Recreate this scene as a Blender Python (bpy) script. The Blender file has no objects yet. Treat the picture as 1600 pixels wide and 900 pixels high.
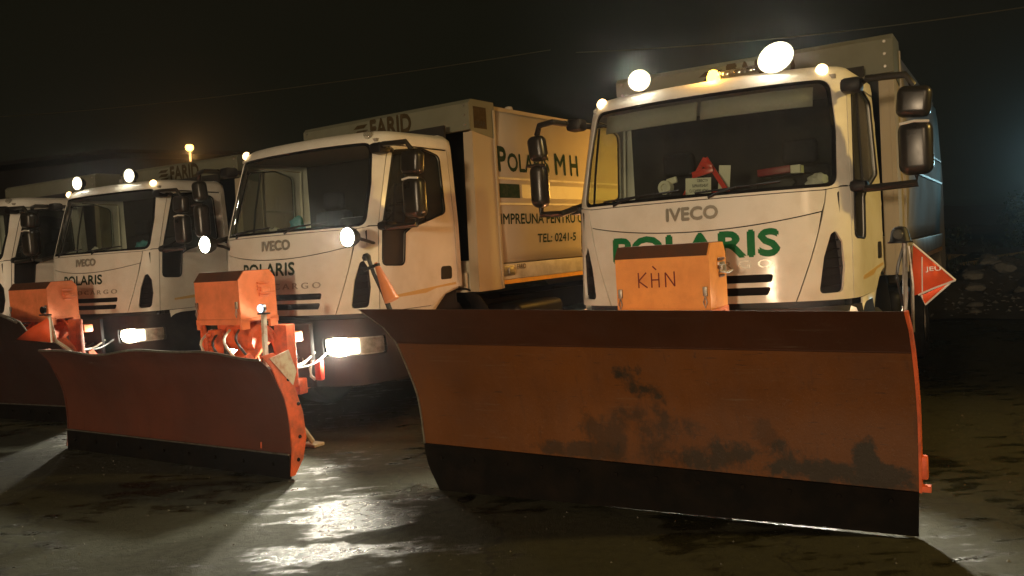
import bpy, bmesh, math, random
from mathutils import Vector, Matrix
from mathutils.geometry import delaunay_2d_cdt
random.seed(7)
R = math.radians
SC = bpy.context.scene
COL = SC.collection

# ------------------------------------------------------------------ camera, sky, light, exposure
F_PX, PITCH, ROLL, CAM_H = 1323.15, 0.0465079, 0.0642993, 1.6193
cd = bpy.data.cameras.new('camera'); cam = bpy.data.objects.new('camera', cd); COL.objects.link(cam)
cd.sensor_fit = 'HORIZONTAL'; cd.sensor_width = 36.0; cd.lens = 36.0 * F_PX / 1600.0
cd.clip_start = 0.05; cd.clip_end = 2000
cam.matrix_world = (Matrix.Translation((0, 0, CAM_H)) @ Matrix.Rotation(math.pi/2 - PITCH, 4, 'X')
                    @ Matrix.Rotation(-ROLL, 4, 'Z'))
SC.camera = cam
SC.view_settings.view_transform = 'Standard'; SC.view_settings.look = 'None'
SC.view_settings.exposure = 0.0; SC.view_settings.gamma = 1.0
SC.render.engine = 'CYCLES'
try:
    SC.cycles.use_denoising = True
    SC.cycles.max_bounces = 8; SC.cycles.transparent_max_bounces = 16
    SC.cycles.sample_clamp_indirect = 3.0
    SC.cycles.caustics_reflective = False; SC.cycles.caustics_refractive = False
except Exception:
    pass

SUN_EL, SUN_DIR = R(13), (-0.12, -1.0)          # yard floodlight far behind the photographer
w = bpy.data.worlds.new('World'); SC.world = w; w.use_nodes = True
nt = w.node_tree; bg = nt.nodes['Background']
tc = nt.nodes.new('ShaderNodeTexCoord'); nz = nt.nodes.new('ShaderNodeTexNoise'); nz.inputs['Scale'].default_value = 2.2
nz.inputs['Detail'].default_value = 5
cr = nt.nodes.new('ShaderNodeValToRGB')
cr.color_ramp.elements[0].position = .3; cr.color_ramp.elements[0].color = (.0085, .0085, .0042, 1)
cr.color_ramp.elements[1].position = .75; cr.color_ramp.elements[1].color = (.0125, .0105, .0062, 1)
nt.links.new(tc.outputs['Generated'], nz.inputs['Vector']); nt.links.new(nz.outputs['Fac'], cr.inputs['Fac'])
nt.links.new(cr.outputs['Color'], bg.inputs['Color']); bg.inputs['Strength'].default_value = .6

sd = bpy.data.lights.new('sun', 'SUN'); sun = bpy.data.objects.new('sun', sd); COL.objects.link(sun)
sd.energy = .35; sd.angle = R(6.0); sd.color = (1.0, .70, .40)
_d = Vector((SUN_DIR[0], SUN_DIR[1], 0)).normalized() * math.cos(SUN_EL) + Vector((0, 0, math.sin(SUN_EL)))
sun.rotation_euler = _d.to_track_quat('Z', 'Y').to_euler()

# ------------------------------------------------------------------ materials
def new_mat(name):
    m = bpy.data.materials.new(name); m.use_nodes = True
    return m, m.node_tree, m.node_tree.nodes['Principled BSDF']

def mat(name, col, rough=.5, metal=0., dirt=None, dirt_amt=.0, dirt_scale=3., bump=0., bscale=60., coat=0., rvar=.0, emit=None, es=0., low_dirt=None, spec=.5):
    m, t, p = new_mat(name)
    p.inputs['Base Color'].default_value = (*col, 1); p.inputs['Roughness'].default_value = rough
    p.inputs['Metallic'].default_value = metal; p.inputs['Specular IOR Level'].default_value = spec
    if coat: p.inputs['Coat Weight'].default_value = coat; p.inputs['Coat Roughness'].default_value = .12
    if emit:
        p.inputs['Emission Color'].default_value = (*emit, 1); p.inputs['Emission Strength'].default_value = es
    c = t.nodes.new('ShaderNodeTexCoord'); src = c.outputs['Object']
    if dirt_amt > 0:
        n = t.nodes.new('ShaderNodeTexNoise'); n.inputs['Scale'].default_value = dirt_scale; n.inputs['Detail'].default_value = 9
        n.inputs['Roughness'].default_value = .65
        t.links.new(src, n.inputs['Vector'])
        r = t.nodes.new('ShaderNodeValToRGB'); r.color_ramp.elements[0].position = .42; r.color_ramp.elements[1].position = .72
        r.color_ramp.elements[1].color = (dirt_amt,)*3 + (1,)
        t.links.new(n.outputs['Fac'], r.inputs['Fac'])
        fac = r.outputs['Color']
        if low_dirt:
            s = t.nodes.new('ShaderNodeSeparateXYZ'); t.links.new(src, s.inputs[0])
            mr = t.nodes.new('ShaderNodeMapRange'); mr.inputs['From Min'].default_value = low_dirt[0]; mr.inputs['From Max'].default_value = low_dirt[1]
            mr.inputs['To Min'].default_value = low_dirt[2]; mr.inputs['To Max'].default_value = 0
            t.links.new(s.outputs['Z'], mr.inputs['Value'])
            mu = t.nodes.new('ShaderNodeMath'); mu.operation = 'MULTIPLY'; t.links.new(mr.outputs[0], mu.inputs[0]); t.links.new(n.outputs['Fac'], mu.inputs[1])
            ad = t.nodes.new('ShaderNodeMath'); ad.operation = 'ADD'; ad.use_clamp = True
            t.links.new(mu.outputs[0], ad.inputs[0]); t.links.new(fac, ad.inputs[1]); fac = ad.outputs[0]
        mx = t.nodes.new('ShaderNodeMix'); mx.data_type = 'RGBA'
        mx.inputs['A'].default_value = (*col, 1); mx.inputs['B'].default_value = (*(dirt or (.1, .08, .05)), 1)
        t.links.new(fac, mx.inputs['Factor']); t.links.new(mx.outputs['Result'], p.inputs['Base Color'])
        if rvar:
            mr2 = t.nodes.new('ShaderNodeMapRange'); mr2.inputs['To Min'].default_value = rough; mr2.inputs['To Max'].default_value = min(1, rough + rvar)
            t.links.new(n.outputs['Fac'], mr2.inputs['Value']); t.links.new(mr2.outputs[0], p.inputs['Roughness'])
    if bump:
        n2 = t.nodes.new('ShaderNodeTexNoise'); n2.inputs['Scale'].default_value = bscale; n2.inputs['Detail'].default_value = 4
        t.links.new(src, n2.inputs['Vector'])
        b = t.nodes.new('ShaderNodeBump'); b.inputs['Strength'].default_value = bump; b.inputs['Distance'].default_value = .01
        t.links.new(n2.outputs['Fac'], b.inputs['Height']); t.links.new(b.outputs[0], p.inputs['Normal'])
    return m

M = {}
M['white'] = mat('white_cab_paint', (.76, .74, .68), .34, dirt=(.36, .30, .2), dirt_amt=.32, dirt_scale=2.6, coat=.2, rvar=.35, bump=.03, bscale=9, low_dirt=(.9, 1.7, .6))
M['body'] = mat('white_body_paint', (.37, .32, .23), .6, dirt=(.34, .27, .16), dirt_amt=.45, dirt_scale=1.6, rvar=.3, bump=.08, bscale=3, low_dirt=(1.1, 2.2, .6))
M['canopy'] = mat('shade_dimmed_grey_canopy_paint', (.15, .155, .11), .6, dirt=(.10, .10, .06), dirt_amt=.6, dirt_scale=1.8, rvar=.3, bump=.08, bscale=3)  # greenish grey coat; extra darkness stands in for weaker light high up
M['bodyrail'] = mat('galvanised_rail_paint', (.55, .5, .38), .5, dirt=(.2, .15, .09), dirt_amt=.6, dirt_scale=4, bump=.05)
M['darkwall'] = mat('shade_darkened_bulkhead', (.008, .009, .007), .7, dirt=(.02, .017, .01), dirt_amt=.5)  # near black because the shade behind the cab is in the colour
M['black'] = mat('black_plastic', (.010, .010, .011), .5, dirt=(.035, .03, .025), dirt_amt=.5, spec=.25, bump=.08, bscale=120)
M['bumper'] = mat('dark_bumper_plastic', (.014, .012, .016), .55, spec=.3, dirt=(.045, .035, .032), dirt_amt=.6, dirt_scale=5, bump=.1, bscale=90)
M['gloss_black'] = mat('glossy_black_mirror_shell', (.02, .018, .015), .16, dirt=(.06, .05, .03), dirt_amt=.3, rvar=.3)
M['rubber'] = mat('tyre_rubber', (.02, .02, .02), .85, dirt=(.07, .06, .05), dirt_amt=.7, bump=.2)
M['orangeA'] = mat('amber_orange_hopper_paint', (.80, .32, .07), .42, dirt=(.55, .20, .05), dirt_amt=.55, dirt_scale=7, rvar=.3, bump=.05, bscale=30)
M['orange'] = mat('orange_hopper_paint', (.80, .23, .09), .42, dirt=(.42, .12, .03), dirt_amt=.55, dirt_scale=7, rvar=.3, bump=.05, bscale=30)
M['redorange'] = mat('red_orange_frame_paint', (.70, .12, .035), .45, dirt=(.14, .05, .03), dirt_amt=.75, dirt_scale=9, rvar=.3, bump=.1)
M['lid'] = mat('dark_brown_lid_sheet', (.10, .035, .012), .38, dirt=(.05, .03, .02), dirt_amt=.7, dirt_scale=8, rvar=.3)
M['steel'] = mat('worn_steel', (.45, .42, .38), .35, 1., dirt=(.12, .08, .05), dirt_amt=.7, dirt_scale=12, rvar=.4, bump=.1)
M['edge'] = mat('bare_scraped_steel_edge', (.62, .58, .5), .3, .9, dirt=(.2, .12, .07), dirt_amt=.6, dirt_scale=20)
M['blade'] = mat('rubber_and_steel_cutting_edge', (.004, .0035, .003), .8, spec=.10, dirt=(.014, .009, .006), dirt_amt=.6, dirt_scale=6, bump=.3, bscale=25)
M['chrome'] = mat('chrome_letters', (.62, .62, .6), .22, 1.)
M['badge'] = mat('chrome_reflection_grey_badge', (.33, .31, .26), .3, .35)  # grey base stands in for what the chrome letters reflect
M['greytext'] = mat('grey_badge_print', (.20, .19, .16), .5)
M['green'] = mat('green_vinyl', (.008, .15, .05), .7, spec=.15, dirt=(.10, .20, .10), dirt_amt=.25, dirt_scale=22)
M['darkgreen'] = mat('dark_green_vinyl', (.012, .035, .02), .85, spec=.06, dirt=(.09, .085, .055), dirt_amt=.4, dirt_scale=26)
M['brownvinyl'] = mat('faded_brown_vinyl', (.05, .036, .016), .85, spec=.08, dirt=(.12, .09, .05), dirt_amt=.4, dirt_scale=14)
M['paleyellow'] = mat('pale_stripe_vinyl', (.52, .47, .30), .5, dirt=(.4, .3, .15), dirt_amt=.4)
M['tape'] = mat('yellow_reflective_tape', (.85, .42, .05), .35, dirt=(.5, .28, .08), dirt_amt=.5, dirt_scale=12)
M['dulltape'] = mat('worn_yellow_tape', (.62, .42, .16), .4, dirt=(.55, .42, .22), dirt_amt=.8, dirt_scale=9)
M['paper'] = mat('paper_sign', (.72, .70, .58), .8)
M['ink'] = mat('black_ink', (.02, .02, .02), .7)
M['rust_ink'] = mat('dark_red_marker_ink', (.16, .015, .01), .7)
M['redplastic'] = mat('red_reflector_plastic', (.62, .05, .03), .3)
M['reflector'] = mat('white_flag_reflective_edge', (.85, .82, .76), .4)
M['flag'] = mat('orange_red_flag_fabric', (.85, .11, .03), .6, dirt=(.4, .08, .03), dirt_amt=.5, bump=.1, bscale=20)
M['cabin'] = mat('dark_cabin_trim', (.022, .021, .02), .9, spec=.2, dirt=(.04, .035, .03), dirt_amt=.4)
M['headliner'] = mat('pale_grey_headliner', (.28, .27, .24), .9, dirt=(.3, .27, .22), dirt_amt=.5)
M['seat'] = mat('seat_fabric', (.025, .025, .03), .95, spec=.1, bump=.2)
M['white_post'] = mat('rust_stained_white_post', (.6, .56, .46), .5, dirt=(.35, .12, .05), dirt_amt=.8, dirt_scale=18)
M['hose'] = mat('black_hose', (.02, .02, .02), .4)
M['cable_white'] = mat('pale_hose', (.6, .58, .5), .4)
M['copper'] = mat('rolled_copper_flag', (.62, .22, .09), .35, dirt=(.3, .1, .05), dirt_amt=.5)
M['cloth'] = mat('pale_cloth', (.6, .58, .52), .9)
M['clothblue'] = mat('blue_cloth', (.08, .3, .36), .9)
M['warm_emit'] = None

def glass_mat(name, tint, milk, ior=1.5, gr=.02):
    m = bpy.data.materials.new(name); m.use_nodes = True; t = m.node_tree; t.nodes.clear()
    o = t.nodes.new('ShaderNodeOutputMaterial')
    tr = t.nodes.new('ShaderNodeBsdfTransparent'); tr.inputs[0].default_value = (*tint, 1)
    df = t.nodes.new('ShaderNodeBsdfDiffuse'); df.inputs[0].default_value = (.5, .48, .44, 1)
    gl = t.nodes.new('ShaderNodeBsdfGlossy'); gl.inputs['Roughness'].default_value = gr; gl.inputs[0].default_value = (1, 1, 1, 1)
    c = t.nodes.new('ShaderNodeTexCoord'); n = t.nodes.new('ShaderNodeTexNoise'); n.inputs['Scale'].default_value = 3.5; n.inputs['Detail'].default_value = 8
    mp = t.nodes.new('ShaderNodeMapping'); mp.inputs['Scale'].default_value = (3, 1, .5)
    t.links.new(c.outputs['Object'], mp.inputs[0]); t.links.new(mp.outputs[0], n.inputs['Vector'])
    mr = t.nodes.new('ShaderNodeMapRange'); mr.inputs['From Min'].default_value = .3; mr.inputs['From Max'].default_value = .8
    mr.inputs['To Min'].default_value = milk * .4; mr.inputs['To Max'].default_value = milk * 1.7
    t.links.new(n.outputs['Fac'], mr.inputs['Value'])
    m1 = t.nodes.new('ShaderNodeMixShader'); t.links.new(mr.outputs[0], m1.inputs[0]); t.links.new(tr.outputs[0], m1.inputs[1]); t.links.new(df.outputs[0], m1.inputs[2])
    fr = t.nodes.new('ShaderNodeFresnel'); ge = t.nodes.new('ShaderNodeNewGeometry')
    io = t.nodes.new('ShaderNodeMapRange'); io.inputs['To Min'].default_value = ior; io.inputs['To Max'].default_value = 1/ior     # thin pane: same reflection from both sides
    t.links.new(ge.outputs['Backfacing'], io.inputs['Value']); t.links.new(io.outputs[0], fr.inputs[0])
    m2 = t.nodes.new('ShaderNodeMixShader'); t.links.new(fr.outputs[0], m2.inputs[0]); t.links.new(m1.outputs[0], m2.inputs[1]); t.links.new(gl.outputs[0], m2.inputs[2])
    t.links.new(m2.outputs[0], o.inputs[0])
    return m
M['windscreen'] = glass_mat('windscreen_glass', (.74, .80, .75), .028)
M['sideglass'] = glass_mat('side_window_glass', (.66, .74, .72), .045, 1.6)
M['glareglass'] = glass_mat('teal_glare_window_glass', (.50, .66, .66), .10, 1.8, .20)  # dust haze and teal tint stand in for the cool lamp's glare
M['lens_clear'] = glass_mat('clear_lens', (.8, .8, .78), .1)
M['vent'] = mat('matt_black_vent', (.010, .009, .010), .8, spec=.1)
M['quarter'] = mat('black_ceramic_border', (.012, .012, .013), .18)

def emis(name, col, s):
    m = bpy.data.materials.new(name); m.use_nodes = True; t = m.node_tree; t.nodes.clear()
    o = t.nodes.new('ShaderNodeOutputMaterial'); e = t.nodes.new('ShaderNodeEmission')
    e.inputs[0].default_value = (*col, 1); e.inputs[1].default_value = s
    t.links.new(e.outputs[0], o.inputs[0]); return m
M['lamp_on'] = emis('lit_lamp_lens', (1, .93, .72), 60)
M['reflector_on'] = emis('lit_reflector_bowl', (1, .88, .62), 2.2)
M['marker_on'] = emis('lit_marker_lens', (1, .66, .30), 5)
M['amber_on'] = emis('lit_amber_lens', (1, .45, .06), 10)
M['cool_on'] = emis('lit_cool_flood_lens', (.75, .95, 1), 12)
M['sodium_on'] = emis('lit_sodium_lens', (1, .50, .12), 7)

def plow_mat(name, base, dark, scorch=None, rough=.42, metal=0.):
    m, t, p = new_mat(name)
    c = t.nodes.new('ShaderNodeTexCoord'); src = c.outputs['Object']
    def noise(scale, det=8, mscale=None, rgh=.6):
        n = t.nodes.new('ShaderNodeTexNoise'); n.inputs['Scale'].default_value = scale; n.inputs['Detail'].default_value = det; n.inputs['Roughness'].default_value = rgh
        if mscale:
            mp = t.nodes.new('ShaderNodeMapping'); mp.inputs['Scale'].default_value = mscale
            t.links.new(src, mp.inputs[0]); t.links.new(mp.outputs[0], n.inputs['Vector'])
        else: t.links.new(src, n.inputs['Vector'])
        return n.outputs['Fac']
    def ramp(f, a, b, inv=False):
        mr = t.nodes.new('ShaderNodeMapRange'); mr.inputs['From Min'].default_value = a; mr.inputs['From Max'].default_value = b
        if inv: mr.inputs['To Min'].default_value = 1; mr.inputs['To Max'].default_value = 0
        t.links.new(f, mr.inputs['Value']); return mr.outputs[0]
    def mix(a, b, f):
        x = t.nodes.new('ShaderNodeMix'); x.data_type = 'RGBA'
        for k, v_ in (('A', a), ('B', b)):
            if isinstance(v_, tuple): x.inputs[k].default_value = (*v_, 1)
            else: t.links.new(v_, x.inputs[k])
        t.links.new(f, x.inputs['Factor']); return x.outputs['Result']
    def math_(op, a, b, clamp=False):
        x = t.nodes.new('ShaderNodeMath'); x.operation = op; x.use_clamp = clamp
        for i, v_ in enumerate((a, b)):
            if isinstance(v_, (int, float)): x.inputs[i].default_value = v_
            else: t.links.new(v_, x.inputs[i])
        return x.outputs[0]
    n1 = noise(1.3, 9)
    col = mix(base, dark, ramp(n1, .38, .74))
    col = mix(col, tuple(.55*b for b in base), math_('MULTIPLY', ramp(noise(6, 6, (1, 1, .12)), .5, .8), .5))   # vertical run-off streaks
    sp = ramp(noise(38, 3), .70, .74)
    col = mix(col, tuple(.35*b for b in base), math_('MULTIPLY', sp, .6))
    rust = (.055, .022, .009); bare = (.20, .16, .11)
    wearm = ramp(noise(2.6, 6), .44, .62)
    scr = ramp(noise(9, 4, (.22, 1, 9.)), .635, .675); col = mix(col, bare, math_('MULTIPLY', math_('MULTIPLY', scr, wearm), .22))
    scr2 = ramp(noise(14, 3, (.5, 1, 5.)), .66, .69); col = mix(col, rust, math_('MULTIPLY', scr2, .8))
    chip = ramp(noise(24, 9, None, .75), .60, .63); col = mix(col, rust, math_('MULTIPLY', math_('MULTIPLY', chip, ramp(noise(1.9, 5), .45, .6)), .85))
    run = ramp(noise(11, 5, (1.6, 1, .10)), .60, .70); col = mix(col, rust, math_('MULTIPLY', run, .45))
    sep = t.nodes.new('ShaderNodeSeparateXYZ'); t.links.new(src, sep.inputs[0])
    if scorch:
        total = None
        wob = math_('ADD', math_('MULTIPLY', noise(3.2, 10, None, .72), .7), math_('MULTIPLY', noise(9, 9, (1, 1, .5), .7), .3))
        for (u0, z0, su, sz, tilt, th) in scorch:
            du = math_('SUBTRACT', sep.outputs['X'], u0); dz = math_('SUBTRACT', sep.outputs['Z'], z0)
            du2 = math_('ADD', du, math_('MULTIPLY', dz, tilt))
            r2 = math_('ADD', math_('POWER', math_('ABSOLUTE', math_('DIVIDE', du2, su*1.45), 0), 2.), math_('POWER', math_('ABSOLUTE', math_('DIVIDE', dz, sz*1.45), 0), 2.))
            val = math_('SUBTRACT', math_('ADD', math_('MULTIPLY', wob, 7.), -2.95), r2)
            s_ = math_('MULTIPLY', ramp(val, -.12, .40), th)
            total = s_ if total is None else math_('MAXIMUM', total, s_)
        col = mix(col, (.018, .014, .008), total)
    t.links.new(col, p.inputs['Base Color'])
    mr = t.nodes.new('ShaderNodeMapRange'); mr.inputs['To Min'].default_value = rough - .1; mr.inputs['To Max'].default_value = rough + .3
    t.links.new(noise(5), mr.inputs['Value']); t.links.new(mr.outputs[0], p.inputs['Roughness'])
    p.inputs['Metallic'].default_value = metal
    b = t.nodes.new('ShaderNodeBump'); b.inputs['Strength'].default_value = .35; b.inputs['Distance'].default_value = .012
    t.links.new(math_('ADD', math_('ADD', noise(2.2), math_('MULTIPLY', noise(70, 3), .15)), math_('MULTIPLY', chip, -.10)), b.inputs['Height']); t.links.new(b.outputs[0], p.inputs['Normal'])
    return m
M['plowA'] = plow_mat('worn_orange_blade_paint', (.130, .042, .006), (.080, .027, .006),
                      scorch=[(-.04, .86, .12, .07, .6, .97), (.09, .74, .10, .08, 1.0, .9), (.16, .60, .05, .16, .3, .7), (.08, .44, .34, .16, .35, .62),
                              (.45, .36, .45, .10, .1, .85), (1.0, .30, .42, .07, .25, .92), (1.27, .40, .05, .13, 0, .95), (-.35, .34, .3, .05, -.2, .7), (.75, .50, .06, .08, 0, .4)])
M['plowtop'] = plow_mat('shaded_orange_top_strip', (.055, .018, .007), (.038, .014, .006))  # blade orange darkened; shade of the downward-facing strip is in the colour
M['plowB'] = plow_mat('dull_maroon_blade_paint', (.125, .040, .024), (.075, .032, .024), rough=.34, metal=.15)
M['plowC'] = plow_mat('dark_blade_paint', (.03, .013, .010), (.02, .011, .009), rough=.45)

def asphalt():
    m, t, p = new_mat('wet_asphalt')
    c = t.nodes.new('ShaderNodeTexCoord'); src = c.outputs['Object']
    def N(s, d=6, r=.6, ms=None, rot=0):
        n = t.nodes.new('ShaderNodeTexNoise'); n.inputs['Scale'].default_value = s; n.inputs['Detail'].default_value = d; n.inputs['Roughness'].default_value = r
        if ms:
            mp = t.nodes.new('ShaderNodeMapping'); mp.inputs['Scale'].default_value = ms; mp.inputs['Rotation'].default_value = (0, 0, rot)
            t.links.new(src, mp.inputs[0]); t.links.new(mp.outputs[0], n.inputs['Vector'])
        else: t.links.new(src, n.inputs['Vector'])
        return n.outputs['Fac']
    def MR(f, a, b, c_, d_):
        x = t.nodes.new('ShaderNodeMapRange'); x.interpolation_type = 'SMOOTHSTEP'
        for i, v_ in zip(('From Min', 'From Max', 'To Min', 'To Max'), (a, b, c_, d_)): x.inputs[i].default_value = v_
        t.links.new(f, x.inputs['Value']); return x.outputs[0]
    def MA(op, a, b):
        x = t.nodes.new('ShaderNodeMath'); x.operation = op
        for i, v_ in enumerate((a, b)):
            if isinstance(v_, (int, float)): x.inputs[i].default_value = v_
            else: t.links.new(v_, x.inputs[i])
        return x.outputs[0]
    big = N(.9, 7, .62, (1, .55, 1), R(-30)); fine = N(150, 3); mid = N(14, 6)
    sx = t.nodes.new('ShaderNodeSeparateXYZ'); t.links.new(src, sx.inputs[0])
    tot = None
    for (px, py, rx, ry, am) in ((-.95, 5.25, .34, .30, .16), (-.80, 5.75, .30, .22, .12), (-1.05, 4.62, .60, .13, .15), (-1.45, 6.9, .25, .5, .06), (-.3, 5.0, .9, .9, -.04)):
        dx = MA('DIVIDE', MA('SUBTRACT', sx.outputs['X'], px), rx); dy = MA('DIVIDE', MA('SUBTRACT', sx.outputs['Y'], py), ry)
        g_ = MA('MULTIPLY', MA('POWER', 2.718, MA('MULTIPLY', MA('ADD', MA('MULTIPLY', dx, dx), MA('MULTIPLY', dy, dy)), -1.0)), am)
        tot = g_ if tot is None else MA('ADD', tot, g_)
    streak = N(3.2, 6, .6, (1, 2.6, 1), R(8))
    wet = MR(MA('ADD', MA('ADD', MA('MULTIPLY', big, .6), MA('MULTIPLY', streak, .4)), tot), .49, .585, 0, 1)
    vo = t.nodes.new('ShaderNodeTexVoronoi'); vo.feature = 'DISTANCE_TO_EDGE'; vo.inputs['Scale'].default_value = .55
    wv = t.nodes.new('ShaderNodeVectorMath'); wv.operation = 'ADD'; nn = t.nodes.new('ShaderNodeTexNoise'); nn.inputs['Scale'].default_value = 3.; nn.inputs['Detail'].default_value = 6
    t.links.new(src, nn.inputs['Vector']); sc_ = t.nodes.new('ShaderNodeVectorMath'); sc_.operation = 'SCALE'; sc_.inputs['Scale'].default_value = .5
    t.links.new(nn.outputs['Color'], sc_.inputs[0]); t.links.new(src, wv.inputs[0]); t.links.new(sc_.outputs[0], wv.inputs[1]); t.links.new(wv.outputs[0], vo.inputs['Vector'])
    crack = MR(vo.outputs['Distance'], .0, .010, 1, 0)
    col = t.nodes.new('ShaderNodeMix'); col.data_type = 'RGBA'
    col.inputs['A'].default_value = (.030, .032, .014, 1); col.inputs['B'].default_value = (.009, .010, .005, 1)
    t.links.new(MA('MINIMUM', MA('ADD', MA('MULTIPLY', wet, .7), MA('MULTIPLY', MR(mid, .4, .7, 0, 1), .4)), 1.0), col.inputs['Factor'])
    sp = t.nodes.new('ShaderNodeMix'); sp.data_type = 'RGBA'; sp.inputs['B'].default_value = (.16, .14, .10, 1)
    t.links.new(MR(N(210, 2), .66, .72, 0, .6), sp.inputs['Factor']); t.links.new(col.outputs['Result'], sp.inputs['A'])
    ck = t.nodes.new('ShaderNodeMix'); ck.data_type = 'RGBA'; ck.inputs['B'].default_value = (.006, .006, .004, 1)
    t.links.new(MA('MULTIPLY', crack, .8), ck.inputs['Factor']); t.links.new(sp.outputs['Result'], ck.inputs['A'])
    tr_ = t.nodes.new('ShaderNodeMix'); tr_.data_type = 'RGBA'; tr_.inputs['B'].default_value = (.070, .069, .034, 1)
    t.links.new(MR(N(1.7, 5, .6, (1, .35, 1), R(-28)), .55, .72, 0, .28), tr_.inputs['Factor']); t.links.new(ck.outputs['Result'], tr_.inputs['A'])
    t.links.new(tr_.outputs['Result'], p.inputs['Base Color'])
    t.links.new(MA('ADD', MR(wet, 0, 1, .84, .22), MA('MULTIPLY', MR(mid, .3, .7, 0, 1), .1)), p.inputs['Roughness'])
    b = t.nodes.new('ShaderNodeBump'); b.inputs['Distance'].default_value = .012
    t.links.new(MR(wet, 0, 1, 1., .85), b.inputs['Strength'])
    t.links.new(MA('ADD', MA('MULTIPLY', fine, .45), MA('ADD', MA('MULTIPLY', N(55, 3), .35), MA('MULTIPLY', mid, .7))), b.inputs['Height'])
    t.links.new(b.outputs[0], p.inputs['Normal'])
    return m
M['asphalt'] = asphalt()
M['earth'] = mat('bare_earth', (.075, .062, .04), .95, dirt=(.03, .03, .018), dirt_amt=.8, dirt_scale=1.1, bump=.9, bscale=6)
M['track'] = mat('sandy_track', (.42, .29, .11), .95, dirt=(.2, .14, .06), dirt_amt=.7, dirt_scale=2, bump=.6, bscale=9)
M['stone'] = mat('pale_limestone_rubble', (.15, .145, .12), .9, dirt=(.06, .055, .04), dirt_amt=.6, dirt_scale=5, bump=.5, bscale=9)
M['leaf'] = mat('dark_scrub_foliage', (.05, .06, .025), .8, dirt=(.02, .03, .012), dirt_amt=.8, dirt_scale=5)
M['bark'] = mat('scrub_bark', (.06, .045, .03), .9)
M['farwall'] = mat('dark_hall_wall', (.012, .011, .009), .9, dirt=(.008, .007, .006), dirt_amt=.6, dirt_scale=.5)
M['farroof'] = mat('dark_hall_roof', (.010, .009, .008), .9, dirt=(.006, .006, .005), dirt_amt=.6, dirt_scale=.6)
M['cable'] = mat('overhead_cable', (.10, .085, .05), .6)
M['pole'] = mat('concrete_pole', (.28, .27, .24), .9, bump=.2)

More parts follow.
